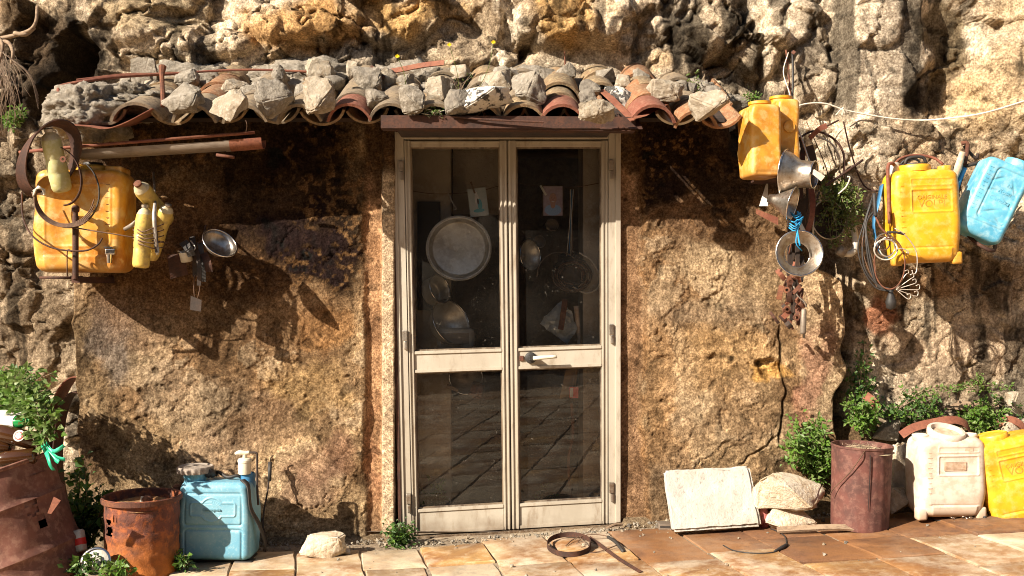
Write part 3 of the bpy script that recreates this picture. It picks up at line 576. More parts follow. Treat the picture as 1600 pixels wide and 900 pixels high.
h_ = MB(); h_.box(c.x-.01, -.035, c.z-.012, c.x+.022, .0, c.z+.014, b=.004); h_.build('handle_hub', m_black, dr)
h_ = MB(); h_.tube([c+Vector((.015,-.035,0)), c+Vector((.05,-.045,.004)), c+Vector((.135,-.043,.01))], [.011,.011,.009], 8); h_.build('handle', m_cream, dr, True)
h_ = MB(); c = DW(808, 566, 0); h_.box(c.x-.0, .008, c.z-.014, c.x+.022, .017, c.z+.012, b=.002); h_.build('keyhole_plate', m_rust, dr)
h_ = MB(); dbar(h_, 618, 840, 968, 848, -.02, .12); h_.build('threshold', m_soil, hut)

# rusty angle iron over the door
b = MB(); a0 = W(595, 193, -.43); a1 = W(993, 189, -.43)
b.hexa([a0+Vector((0,0,-.022)), a1+Vector((0,0,-.035)), a1+Vector((0,.006,-.035)), a0+Vector((0,.006,-.022)), a0+Vector((0,0,.04)), a1+Vector((0,0,.02)), a1+Vector((0,.006,.012)), a0+Vector((0,.006,.03))])
b.hexa([a0+Vector((0,.008,-.022)), a1+Vector((0,.008,-.046)), a1+Vector((0,.09,-.046)), a0+Vector((0,.09,-.022)), a0+Vector((0,.008,-.016)), a1+Vector((0,.008,-.040)), a1+Vector((0,.09,-.040)), a0+Vector((0,.09,-.016))])
b.build('eave_angle_iron', m_rust_d, hut)
b = MB(); p = W(612, 196, -.43); q = W(962, 200, -.43); b.box(p.x, -.33, 2.085, q.x, .06, 2.12); b.build('lintel_board', m_charcoal, hut)

# roof: deck, tiles (cover and pan), mortar cap
roof = MB(); SL = .47; ZE = 2.085
for xa, xb, ya, yb in ((-2.2,.505,-.27,.45),(.505,.555,-.2,.45),(.555,1.05,-.27,.45)):
    za = ZE+.012+(ya+.36)*SL; zb = ZE+.012+(yb+.36)*SL; roof.hexa([Vector((xa,ya,za-.02)), Vector((xb,ya,za-.02)), Vector((xb,yb,zb-.02)), Vector((xa,yb,zb-.02)), Vector((xa,ya,za)), Vector((xb,ya,za)), Vector((xb,yb,zb)), Vector((xa,yb,zb))])
roof = roof.build('roof', m_charcoal, hut)
def tile_mesh(name, w, ht, L, m, t=.014, tp=.82, n=10):
    vs = []; fs = []; a0 = math.acos(1-2*min(.49, ht/w)) if 0 else None; rad = (w*w/4+ht*ht)/(2*ht); th = math.asin(min(1, w/2/rad))
    for j in range(4):
        yy = L*j/3; k = 1-(1-tp)*j/3
        for i in range(n+1):
            a = -th+2*th*i/n
            for q in (0, 1): r_ = (rad-q*t); vs.append((math.sin(a)*r_*k, yy, (math.cos(a)*r_-(rad-ht))*k-.0))
    st = (n+1)*2
    for j in range(3):
        for i in range(n):
            a = j*st+i*2; fs += [(a, a+2, a+2+st, a+st), (a+1, a+1+st, a+3+st, a+3)]
        for i in (0, n): a = j*st+i*2; fs.append((a, a+st, a+st+1, a+1) if i == 0 else (a, a+1, a+st+1, a+st))
    for j in (0, 3):
        for i in range(n): a = j*st+i*2; fs.append((a, a+1, a+3, a+2) if j == 0 else (a, a+2, a+3, a+1))
    me = bpy.data.meshes.new(name); me.from_pydata(vs, [], fs); me.materials.append(m); me.shade_smooth(); me.set_sharp_from_angle(angle=R(40)); return me
TM = [tile_mesh('roof_tile', .235, .085, .36, m) for m in m_tile]; TW = tile_mesh('roof_tile', .22, .06, .3, m_white_tile)
covers = [203, 303, 383, 463, 540, 612, 680, 752, 818, 881, 952, 1024, 1092]; pans = [152, 262, 345, 424, 503, 574, 646, 716, 787, 850, 917, 988, 1060, 1132]
trs = random.Random(11)
for lst, isp in ((pans, True), (covers, False)):
    for ix, p in enumerate(lst):
        for cr in range(4):
            yb = -.405+cr*.185+trs.uniform(-.02, .02)+(.03 if isp else 0); zb = ZE+(yb+.36)*SL+(.045 if isp else .035)+cr*.004
            xc = W(p, 190, -.44).x*(1+.012*cr*0)+trs.uniform(-.012, .012)
            if p > 1050: zb -= .02; yb += .03
            mi = trs.choice((0, 0, 1, 1, 1, 2)); me = TM[mi]
            if not isp and p in (540, 881) and cr == 0: me = TM[3]
            if not isp and p == 1024 and cr == 0: me = TM[3]
            if isp and p in (1132,): me = TM[2]
            if isp and p == 1060 and cr == 0: me = TW
            if (p == 952 or (isp and p == 988)) and cr < 2: continue
            o = bpy.data.objects.new('roof_tile', me); COL.objects.link(o); o.parent = roof
            o.location = (xc, yb, zb+(.035 if isp else .0)); pitch = math.atan(SL)+trs.uniform(-.04, .04)
            o.rotation_euler = Euler((pitch, (math.pi if isp else 0)+trs.uniform(-.07, .07), trs.uniform(-.05, .05)), 'YXZ') if 0 else (Matrix.Rotation(trs.uniform(-.05, .05), 3, 'Z') @ Matrix.Rotation(pitch, 3, 'X') @ Matrix.Rotation((math.pi if isp else 0)+trs.uniform(-.07, .07), 3, 'Y')).to_euler()
            k = .92+trs.uniform(-.04, .06); o.scale = (k*(1.15 if p == 203 else 1), 1, k*(1.1 if not isp else .9))
# rough mortar cap on the left end and a bed of rubble along the back
def lump(name, c, rx, ry, rz, m, par, seed=0, amp=.2, sub=4, fq=3.0, flat=None):
    bm = bmesh.new(); bmesh.ops.create_icosphere(bm, subdivisions=sub, radius=1)
    for v in bm.verts:
        p = v.co.copy(); d = 1+amp*mno.fractal(p*fq*.5+Vector((seed*3.7, seed, 0)), 1, 2, 5)+amp*.5*mno.noise(p*fq*3+Vector((seed, 5, 2)))
        v.co = Vector((p.x*rx*d, p.y*ry*d, p.z*rz*d))
        if flat is not None and v.co.z < flat: v.co.z = flat
    me = bpy.data.meshes.new(name); bm.to_mesh(me); bm.free(); me.shade_smooth(); return link(name, me, m, par, c)
lump('mortar_cap', W(142, 176, -.20), .21, .22, .14, m_stone[0], hut, 3, .28, 5, 3.5)
lump('mortar_cap', W(215, 162, -.1), .2, .2, .09, m_stone[0], hut, 5, .3, 5, 4)
for k, (px, py, rx) in enumerate(((300,128,.32),(470,122,.36),(650,130,.4),(800,140,.34),(960,150,.34),(1090,160,.26))):
    lump('mortar_bed', W(px, py, .26)+Vector((0,.06,-.04)), rx, .2, .15, m_stone[0], hut, 20+k, .3, 5, 4)
b = MB(); pts = [W(100, 187, -.44), W(135, 189, -.45), W(165, 193, -.45), W(195, 184, -.45), W(232, 165, -.44)]
b.band([p+Vector((0, .12, .0)) for p in pts], (0, 1, .2), .26, .004); b.build('rusty_roof_sheet', m_rust_r, hut)
b = MB()
for xa, xb in ((.42,.505),(.524,.532),(.551,.62)): b.hexa([Vector((x_, y_, ZE+.02+(y_+.36)*SL+z_)) for z_ in (-.004, .0) for x_, y_ in ((xa,-.46),(xb,-.46),(xb,-.2),(xa,-.2))])
tag(b.build('light_slit_plates', m_rust_d, hut), kind='stuff')  # plates added in the tile gap to cut the sun into two streaks
# bent roofing sheets right of the door
b = MB(); q = [W(932,143,-.2), W(990,187,-.43), W(975,150,-.15), W(940,140,-.1)]
b.add([W(935,142,-.1), W(947,140,-.08), W(994,187,-.45), W(985,190,-.46), W(935,142,-.1)+Vector((0,0,.004)), W(947,140,-.08)+Vector((0,0,.004)), W(994,187,-.45)+Vector((0,0,.004)), W(985,190,-.46)+Vector((0,0,.004))], [(0,1,2,3),(4,5,6,7),(0,1,5,4),(2,3,7,6),(1,2,6,5),(0,3,7,4)])
b.build('bent_iron_strip', m_rust_r, hut)
b = MB(); b.hexa([W(990,186,-.46), W(1000,184,-.46), W(1035,158,-.2), W(1010,157,-.2), W(990,183,-.46), W(1010,181,-.46), W(1055,157,-.2), W(1012,153,-.2)]); b.build('roofing_sheet', m_rust_r, hut)

# ------------------------------------------------------------ stones
def stone_mesh(w, d, h, m, seed, npt=11, sub=2, amp=.035, boxy=.75):
    rnd = random.Random(seed); bm = bmesh.new()
    for i in range(npt):
        p = Vector((rnd.uniform(-1,1), rnd.uniform(-1,1), rnd.uniform(-1,1))); k = max(abs(p.x), abs(p.y), abs(p.z)); q = p/k*rnd.uniform(.85,1); p = p.normalized(); p = p.lerp(q, boxy)
        bm.verts.new(p)
    bmesh.ops.convex_hull(bm, input=bm.verts[:]); 
    for v in [v for v in bm.verts if not v.link_faces]: bm.verts.remove(v)
    bmesh.ops.dissolve_limit(bm, angle_limit=R(14), verts=bm.verts[:], edges=bm.edges[:])
    bmesh.ops.bevel(bm, geom=bm.edges[:], offset=.07, segments=2, affect='EDGES', clamp_overlap=True)
    bmesh.ops.triangulate(bm, faces=bm.faces[:])
    for _ in range(sub): bmesh.ops.subdivide_edges(bm, edges=[e for e in bm.edges if e.calc_length() > .16], cuts=1); bmesh.ops.triangulate(bm, faces=bm.faces[:])
    x0 = min(v.co.x for v in bm.verts); x1 = max(v.co.x for v in bm.verts); y0 = min(v.co.y for v in bm.verts); y1 = max(v.co.y for v in bm.verts); z0 = min(v.co.z for v in bm.verts); z1 = max(v.co.z for v in bm.verts)
    for v in bm.verts:
        p = v.co.copy(); k = 1+amp*2*mno.fractal(p*2.2+Vector((seed, 0, 0)), 1, 2, 4)+amp*.6*mno.noise(p*9+Vector((0, seed, 0)))
        v.co = Vector((((p.x-x0)/(x1-x0)-.5)*w, ((p.y-y0)/(y1-y0)-.5)*d, ((p.z-z0)/(z1-z0))*h))*1; v.co.x *= k; v.co.y *= k; v.co.z = (v.co.z-h/2)*k+h/2
    bmesh.ops.recalc_face_normals(bm, faces=bm.faces[:])
    me = bpy.data.meshes.new('stone'); bm.to_mesh(me); bm.free(); me.materials.append(m); me.shade_smooth(); me.set_sharp_from_angle(angle=R(48)); return me
def roof_depth(py):
    k = (450-py)/FPX; return min(.2, (5.2*k-1.019)/(.47-k)+.02)
def put_stone(x0, y0, x1, y1, label, m, seed, group=None, y=None, dk=.85, name='stone', cat='stone', **kw):
    yy = roof_depth(y1) if y is None else y; w = S(x1-x0, yy); h = S(y1-y0, yy); d = dk*(w+h)/2
    me = stone_mesh(w, d, h, m, seed, **kw); o = bpy.data.objects.new(name, me); COL.objects.link(o)
    o.location = W((x0+x1)/2, y1, yy); return tag(o, label, cat, group)
G, WM, DK, CR = m_stone
RS = [(203,93,252,140,'tall grey stone leaning on the upright rusty stake at the left roof end',G),(275,107,313,142,'pointed grey stone showing above the broad block beside the rusty stake',G),(256,128,320,178,'broad grey block lying just right of the upright rusty stake',G),
 (340,122,386,150,'rounded speckled stone behind the moss stained block on the eave',WM),(327,142,388,194,'moss stained block hanging over the eave, third tile from the left',WM),(418,102,448,136,'small pale stone standing behind the large square block',G),
 (400,123,458,184,'large square-cut grey block tipped on one corner above the eave',G),(475,92,522,134,'upper of the two big blocks stacked left of the red tile',WM),(473,120,524,180,'lower of the two big blocks stacked left of the red tile',WM),
 (541,95,563,128,'thin white stone shard upright behind the rooftop blocks',WM),(550,105,598,150,'blunt pale stone wedged just above the nested red tiles',G),(570,139,607,170,'small grey stone below the blunt pale one, right of the red tile',G),
 (593,108,626,144,'pale upper stone left of the flat rusty bar on the roof',WM),(620,115,650,144,'narrow pale stone under the flat rusty bar on the roof',G),(622,134,666,179,'roundish grey stone at the eave above the left end of the door iron',G),
 (664,120,706,170,'large pale stone behind the dry red weed on the roof',WM),(692,140,734,180,'dull brown-grey stone beside the dry red weed',DK),(745,104,800,146,'big pale rough stone at the back, left of the lichen slab top',WM),
 (712,136,802,180,'long black and white lichen-covered slab lying over the door',m_lichen),(798,114,854,168,'grey angular block right of the long lichen slab',G),(904,140,938,167,'small dark stone behind the flat pale stone over the door',DK),
 (903,157,961,193,'flat pale stone with yellowed underside resting on the door iron',WM),(944,136,1008,176,'white stone with black lichen spots above the bent iron strip',m_lichen),(1010,123,1069,162,'smooth rounded pale boulder behind the red bent sheet',WM),
 (1076,142,1142,188,'pale boulder beside the green tuft at the right roof end',WM)]
for i, (a, b_, c_, d_, lb, m) in enumerate(RS): put_stone(a+1, b_, c_-1, d_, lb, m, 40+i*7, y=-.10 if lb.startswith('white stone with black') else roof_depth(d_)-.06, dk=.9, npt=15, boxy=.7, sub=3, amp=.06, group='stones weighing down the roof tiles', name='roof_stone')
sr0 = random.Random(77); used_ = set()
SHORT = ['tall stone at the upright stake','pointed stone near the upright stake','broad stone right of the upright stake','rounded speckled stone at the roof left','moss stained stone on the eave','small pale stone behind the square block','large square-cut block on the eave','upper of the two stacked blocks','lower of the two stacked blocks','thin white upright shard','blunt pale stone over the nested tiles','small stone below the blunt pale one','pale stone left of the flat bar','narrow stone under the flat bar','roundish stone at the left end of the door iron','large pale stone by the dry weed','dull brown stone by the dry weed','big rough stone behind the lichen slab','long lichen-covered slab','angular block right of the lichen slab','small dark stone over the door','flat pale stone on the door iron','white stone with black lichen spots','smooth boulder behind the red sheet','pale boulder by the green tuft']
for k in range(34):
    cx_ = 190+k*28+sr0.uniform(-10, 10); by_ = sr0.uniform(122, 158); s_ = sr0.uniform(9, 17)
    near_ = min(range(len(RS)), key=lambda i: math.hypot((RS[i][0]+RS[i][2])/2-cx_, RS[i][3]-by_)); nx_ = (RS[near_][0]+RS[near_][2])/2; m_ = sr0.choice((G, G, WM, DK)); sd_ = 'left of' if cx_ < nx_-14 else ('right of' if cx_ > nx_+14 else 'touching')
    base_ = '%s rubble stone %s the %s' % ({'stone_grey': 'small grey', 'stone_warm': 'small buff', 'stone_dark': 'small dark'}[m_.name], sd_, SHORT[near_]); lb_ = base_
    for ex_ in ('tiny ', 'second ', 'third ', 'fourth '):
        if lb_ not in used_: break
        lb_ = ex_+base_
    used_.add(lb_)
    put_stone(cx_-s_, by_-s_*1.5, cx_+s_, by_, lb_, m_, 300+k, 'small rubble on the roof', y=roof_depth(by_)-.05, name='rubble_stone', npt=12, boxy=.8, sub=1)
# on the ground
def gy(px, py):   # ground point under a photo pixel
    y = -.3
    for _ in range(12):
        x = (px-800)*(CD+y)/FPX; y = (CZ-gz(x)-.004)*FPX/(py-450)-CD
    return y
o = put_stone(470,832,541,872,'buff stone block lying alone left of the door',CR,5,y=gy(505,868),dk=.7,npt=14,boxy=.9)
o = put_stone(534,858,548,868,'small round pebble beside the buff stone block',CR,6,y=gy(541,866),name='pebble',cat='pebble')
put_stone(1196,790,1277,828,'bottom stone of the small pile beside the white slab',CR,8,y=-.32,dk=.7,boxy=.9); put_stone(1200,775,1272,800,'middle stone of the small pile, under the broad flat one',CR,9,y=-.30,dk=.8,boxy=.8)
put_stone(1180,740,1292,796,'broad flat-topped stone on top of the small pile',CR,12,y=-.32,dk=.75,boxy=.6,npt=16)
put_stone(1384,762,1422,803,'ochre stone wedged between maroon bucket and milky canister',WM,13,y=-.22); put_stone(1386,690,1422,790,'rough buff rubble stone upright behind the milky canister',CR,14,y=-.06,amp=.08)
put_stone(1358,655,1402,688,'pale round stone in the weeds above the maroon bucket',G,15,y=.05); put_stone(1566,610,1612,660,'pale round stone on the bank at the right edge',WM,16,y=.1); put_stone(1560,655,1625,700,'pale rubble stone behind the leaning yellow canister',CR,18,y=0.0)
put_stone(1178,782,1212,826,'grey stone half hidden behind the small pile, next to the slab',DK,19,y=-.2)
# ------------------------------------------------------------ canisters and sprayer tanks
def rrect_pts(hx, hy, rc, nf):
    """rounded rectangle outline from front-left to front-right (dense), then round the back; returns (x,y,isfront)"""
    P = []
    for i in range(nf+1): P.append((-hx+rc+(2*hx-2*rc)*i/nf, -hy, 1))
    for k in range(1, 7): a = R(-90+15*k); P.append((hx-rc+rc*math.cos(a), -hy+rc+rc*math.sin(a), 0))
    for k in range(1, 6): P.append((hx, -hy+rc+(2*hy-2*rc)*k/6, 0))
    for k in range(0, 7): a = R(15*k); P.append((hx-rc+rc*math.cos(a), hy-rc+rc*math.sin(a), 0))
    for k in range(1, 8): P.append((hx-rc-(2*hx-2*rc)*k/8, hy, 0))
    for k in range(0, 7): a = R(90+15*k); P.append((-hx+rc+rc*math.cos(a), hy-rc+rc*math.sin(a), 0))
    for k in range(1, 6): P.append((-hx, hy-rc-(2*hy-2*rc)*k/6, 0))
    for k in range(0, 6): a = R(180+15*k); P.append((-hx+rc+rc*math.cos(a), -hy+rc+rc*math.sin(a), 0))
    return P
def tank(name, par, w, d, h, m, relief=None, rc=.045, rr=.04, nf=70, nz=100, prof=None, dent=.0025, seed=1, slope=0.0):
    vs = []; fs = []; rings = []
    for k in range(8): a = math.pi/2*k/7; rings.append((rr*(1-math.sin(a)), rr*(1-math.cos(a))))
    for k in range(1, nz): rings.append((0, rr+(h-2*rr)*k/nz))
    for k in range(8): a = math.pi/2*k/7; rings.append((rr*(1-math.cos(a)), h-rr+rr*math.sin(a)))
    for ins, z in rings:
        wx, wy = prof(z/h) if prof else (1, 1)
        P = rrect_pts(w/2*wx-ins, d/2*wy-ins, min(rc, w/2*wx-ins-.002, d/2*wy-ins-.002), nf)
        for i, (x, y, f) in enumerate(P):
            q = dent*2*mno.noise(Vector((x*7, y*7+seed, z*7)))
            if f and relief is not None and 8 <= 0+len(rings): y -= relief(x, z)*min(1, (w/2*wx-rc-abs(x))/.008+.3)
            zz = z+(slope*(x/w))*sst_f(.8*h, h, z)
            vs.append((x+q*(0 if f else (1 if x > 0 else -1)), y+(-q if f else q*(1 if y > 0 else -1)), zz))
    n = len(P); m_ = len(rings)
    for j in range(m_-1):
        for i in range(n): fs.append((j*n+i, j*n+(i+1) % n, (j+1)*n+(i+1) % n, (j+1)*n+i))
    fs.append(tuple(range(n-1, -1, -1))); fs.append(tuple((m_-1)*n+i for i in range(n)))
    b = MB(); b.add(vs, fs); return b.build(name, m, par, True, fix=False)
def sst_f(a, b, x):
    t = max(0, min(1, (x-a)/(b-a))); return t*t*(3-2*t)
def sdf(x, z, cx, cz, hw, hh, r):
    dx = abs(x-cx)-hw+r; dz = abs(z-cz)-hh+r; return math.hypot(max(dx, 0), max(dz, 0))+min(max(dx, dz), 0)-r
def rim(x, z, cx, cz, hw, hh, r, s=.004, a=.004): q = sdf(x, z, cx, cz, hw, hh, r)/s; return a*math.exp(-q*q)
def plate(x, z, cx, cz, hw, hh, r, a): return a*(1-sst_f(-.006, .006, sdf(x, z, cx, cz, hw, hh, r)))
def text(s, size, loc, m, par, name='lettering', ext=.0005, rot=(R(90), 0, 0), sh=0, bev=.0004):
    cu = bpy.data.curves.new(name, 'FONT'); cu.body = s; cu.size = size; cu.extrude = ext; cu.align_x = 'CENTER'; cu.align_y = 'CENTER'; cu.bevel_depth = bev; cu.shear = sh; cu.resolution_u = 3
    t = bpy.data.objects.new(name, cu); me = bpy.data.meshes.new_from_object(t); bpy.data.objects.remove(t); me.name = name
    return link(name, me, m, par, loc, rot)
def ring_lid(par, c, r, h, m, m2=None, name='mouth_ring', tilt=(0, 0, 1), open_=False):
    b = MB(); pr = [(r*.86, -.01), (r, -.004), (r*1.02, h*.3), (r*1.02, h*.8), (r*.97, h)]
    pr += [(r*.84, h), (r*.82, h*.3), (r*.80, -.01), (0, -.01)] if open_ else [(r*.9, h*1.02), (r*.86, h*.9), (0, h*.9)]
    b.lathe(pr, axis(c, tilt), 40); return b.build(name, m, par, 'auto')
def marks(par, x, z0, z1, n, m, yf):
    b = MB()
    for k in range(n): zz = z0+(z1-z0)*k/(n-1); b.box(x-.011*(1 if k % 2 else .6), yf-.0015, zz-.001, x+.011*(1 if k % 2 else .6), yf+.001, zz+.001)
    return tag(b.build('level_marks', m, par), kind='stuff')

# right: the yellow lettered sprayer tank hanging on the rock
def lettered_tank(label, m, loc, rot, w, h, d, lid=True, text_=True, tm=None, corner=True):
    t = thing('sprayer_tank', label, 'tank', loc, rot)
    def rel(x, z):
        v = rim(x, z, .02, h*.66, w*.30, h*.12, .006, .0035, .0035)+rim(x, z, .02, h*.86, w*.30, h*.035, .004, .003, .003)
        v += -plate(x, z, .02, h*.66, w*.29, h*.11, .006, .002)
        v += .006*(1-sst_f(h*.155, h*.165, z))*(1 if abs(x) < w*.36 else 0)-.006*math.exp(-((z-h*.16)/.004)**2)*(1 if abs(x) < w*.36 else 0)
        return v
    def prof(k): q = .93+.07*sst_f(0, .35, k)-.05*sst_f(.8, 1, k)+.02*(1-sst_f(0, .08, k)); return (q, .92+.08*sst_f(0, .3, k))
    b = tank('body', t, w, d, h, m, rel, prof=prof, seed=int(loc[0]*50))
    marks(t, -w*.37, h*.32, h*.82, 9, m, -d/2-.0)
    if text_:
        text('ORIGINALE', w*.085, (.02, -d/2+.0016, h*.695), tm or m, t); text('VOLPI', w*.15, (.02, -d/2+.0016, h*.625), tm or m, t)
    for sx in (-1, 1):     # little feet at the lower corners
        q = MB(); q.box(sx*w*.44-.03, -d*.44, -.012, sx*w*.44+.03 if 0 else sx*w*.44+.02, -d*.2, .05, b=.012); q.build('foot', m, t, True)
    return t
VH, VW = S(146, -.3), S(106, -.3)
loc = W(1441, 411, -.24)
t = lettered_tank('bright yellow sprayer tank with black lid hung on the rock, leaning beside the sky-blue canister', m_yel, loc, (0, R(-2), 0), VW, VH, .19)
ring_lid(t, Vector((-.03, -.01, VH-.002)), .078, .028, m_yel)
b = MB(); b.lathe([(.064,.02),(.06,.034),(0,.036)], axis((-.03,-.01,VH), (0,0,1)), 30); b.build('lid', m_black, t, 'auto')
b = MB(); b.tube([(-.085,-.04,VH+.03), (-.07,-.045,VH+.058), (-.0,-.045,VH+.062), (.02,-.04,VH+.03)], .008, 8); b.tube([(-.085,.03,VH+.03), (-.06,.02,VH+.056), (.0,.02,VH+.058), (.02,.03,VH+.03)], .006, 8); b.build('lid_handle', m_black, t, True)
b = MB(); b.lathe([(.034,-.01),(.036,.01),(.034,.022),(.028,.024),(0,.024)], axis((.128,0,VH-.004), (0,0,1)), 24); b.build('corner_neck', m_yel, t, 'auto')
b = MB(); b.lathe([(.03,-.01),(.031,.05),(.02,.056),(0,.056)], axis((-.125,.0,VH-.012), (0,0,1)), 20); b.build('pump_head', m_alu, t, 'auto')
b = MB(); b.tube([(-.13,-.02,VH+.03), (-.15,-.05,VH+.036), (-.176,-.06,VH+.02), (-.178,-.06,VH-.1), (-.178,-.06,VH-.26)], .0085, 8); b.tube([(-.125,0,VH+.03), (-.08,.03,VH+.066), (0,.06,VH+.085), (.09,.05,VH+.07), (.13,.02,VH+.03)], .007, 8); b.build('hose', m_rust_r, t, True)
b = MB(); b.band([(-.17,.05,VH-.06), (-.2,.02,VH-.15), (-.235,.0,VH-.26), (-.2,.02,VH-.4), (-.12,.05,VH-.44)], (0,1,.3), .035, .004); b.build('strap', m_blue_d, t, True)
# clip of wires, cable coil and hooks hanging at its lower left
t = thing('wire_coil', 'tangle of black cables and wire rings hung left of the yellow lettered tank', 'coil', W(1375, 400, -.4))
o0 = W(1375, 400, -.4)
def lp(px, py, y=-.4): return W(px, py, y)-o0
for k in range(6):
    b = MB(); j = lambda: random.uniform(-4, 4)
    b.tube([lp(1366+j(), 303+k*6, -.36), lp(1352+j(), 350+j(), -.38), lp(1344+k*3+j(), 385+j()), lp(1348+k*4, 420+j()), lp(1370+j(), 448+j()), lp(1393+j(), 456+j(), -.42)], random.choice((.0035, .005, .003, .006)), 6); b.build('cable', (m_black, m_black, m_wire)[k % 3], t, True)
for k, (cx, cy, rx, ry, r_, m) in enumerate(((1383,383,16,18,.0035,m_steel), (1386,386,12,15,.0035,m_wire_w), (1380,380,10,11,.003,m_wire), (1390,412,24,40,.0035,m_rust), (1384,390,18,16,.004,m_alu))):
    b = MB(); b.tube([lp(cx+rx*math.cos(a*math.pi/6), cy+ry*math.sin(a*math.pi/6), -.43+.01*math.sin(a*.9+k)-.006*k) for a in range(12)], r_, 6, closed=True, sub=3); b.build('wire_ring', m, t, True)
b = MB(); b.tube([lp(1366,302,-.4), lp(1367,325,-.41), lp(1368,338,-.41)], .0095, 8); b.build('hose_end', m_black, t, True)
b = MB(); b.tube([lp(1368,338,-.41), lp(1376,355,-.42), lp(1384,364,-.43), lp(1390,372,-.43)], .005, 6); b.build('rod', m_rust, t, True)
b = MB(); b.tube([lp(1386,363,-.45), lp(1400,363,-.46), lp(1413,366,-.46)], .006, 8); b.build('valve', m_black, t, True)
b = MB(); b.lathe([(0,-.02),(.022,-.01),(.026,.02),(.016,.05),(.008,.075),(0,.08)], axis(lp(1392,478,-.42), (0,0,1)), 10); b.build('knot', m_black, t, True)
for k, q in enumerate(([(1398,357),(1412,365),(1428,385),(1433,402),(1432,424),(1427,428),(1425,422)], [(1396,392),(1408,388),(1418,392),(1420,396),(1416,394)])):
    b = MB(); b.tube([lp(x, y_, -.47) for x, y_ in q], .0026, 6); b.build('hook', m_wire_w, t, True)
for k in range(6):
    a = R(-60+k*22); L_ = random.uniform(22, 34); x0, y0_ = 1400, 452; x1 = x0+L_*math.cos(a); y1_ = y0_+L_*math.sin(a)*.8-2
    b = MB(); b.tube([lp(x0, y0_, -.44), lp(x1, y1_, -.46), lp(x1+5, y1_-3, -.46), lp(x1+4, y1_-8, -.46), lp(x1-1, y1_-6, -.46)], .0022, 6); b.build('hook', m_wire_w, t, True)

# sky-blue canister, tipped clockwise
t = thing('sprayer_tank', 'sky-blue canister tipped to the right on a rusty bracket at the right edge', 'tank', W(1519, 371, -.20), (0, R(25), R(-6)))
BW, BH, BD = .235, .395, .17
def rel(x, z):
    v = rim(x, z, .02, BH*.56, BW*.30, BH*.33, .02, .006, -.006)-plate(x, z, .02, BH*.56, BW*.27, BH*.31, .02, .004)
    for (cx, cz, aa, l_) in ((-.03,.30,.6,.03),(.06,.28,-1,.03),(-.03,.24,.2,.025),(.065,.2,-.6,.03),(.0,.14,.5,.03),(.055,.11,-.4,.025)):
        dx, dz = x-cx, z-cz; u = dx*math.cos(aa)+dz*math.sin(aa); q = -dx*math.sin(aa)+dz*math.cos(aa); v -= .006*math.exp(-(u/l_)**2-(q/.006)**2)
    v -= .004*math.exp(-((z-.07-.02*x)/.004)**2)
    return v
tank('body', t, BW, BD, BH, m_blue_b, rel, rc=.03, rr=.03, seed=9)
for s_, sz, zz, xx in (('La', .026, .285, .02), ('Rosa', .034, .25, .012), ('Canosa', .034, .205, .004)): text(s_, sz, (xx+.01, -BD/2+.0048, zz), m_blue_b, t, sh=.3, bev=.0003)
marks(t, -.085, .12, .34, 12, m_blue_b, -BD/2)
ring_lid(t, Vector((.045, 0, BH-.002)), .062, .04, m_blue_b, open_=True)
t = thing('iron_bracket', 'rusty bent iron bracket with rag tied on, behind the sky-blue canister', 'bracket', W(1505, 260, -.05)); o0 = t.location
b = MB(); b.tube([W(1502,224,-.12)-o0, W(1512,226,-.13)-o0, W(1506,262,-.1)-o0, W(1496,300,-.05)-o0, W(1490,340,0)-o0], .011, 8); b.build('bar', m_rust, t, True)
b = MB(); b.tube([W(1506,228,-.1)-o0, W(1524,247,-.1)-o0, W(1528,240,-.1)-o0], .008, 8); b.tube([W(1504,262,-.1)-o0, W(1520,256,-.14)-o0, W(1540,252,-.1)-o0], .009, 8); b.build('arm', m_charcoal, t, True)
b = MB(); b.tube([W(1504,238,-.15)-o0, W(1497,262,-.15)-o0, W(1490,285,-.14)-o0], [.016,.02,.012], 8); b.build('rag', m_tanned, t, True)
b = MB(); b.band([W(1508,262,-.14)-o0, W(1500,280,-.14)-o0, W(1494,300,-.14)-o0], (1,0,.2), .022, .004); b.build('strap', m_blue_d, t, True)
b = MB(); b.tube([W(1495,345,-.1)-o0, W(1520,375,-.2)-o0, W(1550,392,-.24)-o0, W(1556,380,-.05)-o0], .01, 6); b.build('rest', m_rust_d, t, True)

# milky white canister and the leaning yellow one on the ground
t = lettered_tank('milky white sprayer tank standing open on the ground between maroon bucket and yellow tank', m_white_p, W(1476, 803, -.30), (0, 0, R(4)), S(108, -.36), S(124, -.36), .2, text_=False)
H_ = S(124, -.36); Wd = S(108, -.36)
b = MB(); b.box(-.055, -.103, H_*.60, .055, -.1015, H_*.71, b=.0005); b.build('stained_label', m_tanned, t)
b = MB()
for k in range(7): b.box(-.045, -.1035, H_*.615+k*.0055, .045-.02*(k % 3 == 1), -.1032, H_*.617+k*.0055)
tag(b.build('label_print', m_rust, t), kind='stuff')
b = MB(); b.box(-.07, -.1015, H_*.84, .09, -.1, H_*.88); b.build('stained_label', m_tanned, t)
ring_lid(t, Vector((.0, -.01, H_+.004)), .088, .03, m_white_p, open_=True, tilt=(.05,-.28,1))
b = MB(); b.lathe([(0,0),(.072,0)], axis((0,-.012,H_+.012), (.05,-.28,1)), 24); b.build('opening', m_tanned, t)
for sx in (-1, 1):
    b = MB(); b.lathe([(.036,-.01),(.038,.012),(.033,.018),(.028,.012),(.0,.01)], axis((sx*.125, 0, H_-.008), (0,0,1)), 22); b.build('corner_neck', m_white_p, t, 'auto')
t = lettered_tank('yellow sprayer tank leaning to the left on the ground at the right edge', m_yel, W(1598, 812, -.30), (0, R(-13), R(-6)), S(108, -.36), S(136, -.36), .2)
ring_lid(t, Vector((-.05, -.01, S(136,-.36)-.004)), .07, .026, m_yel)

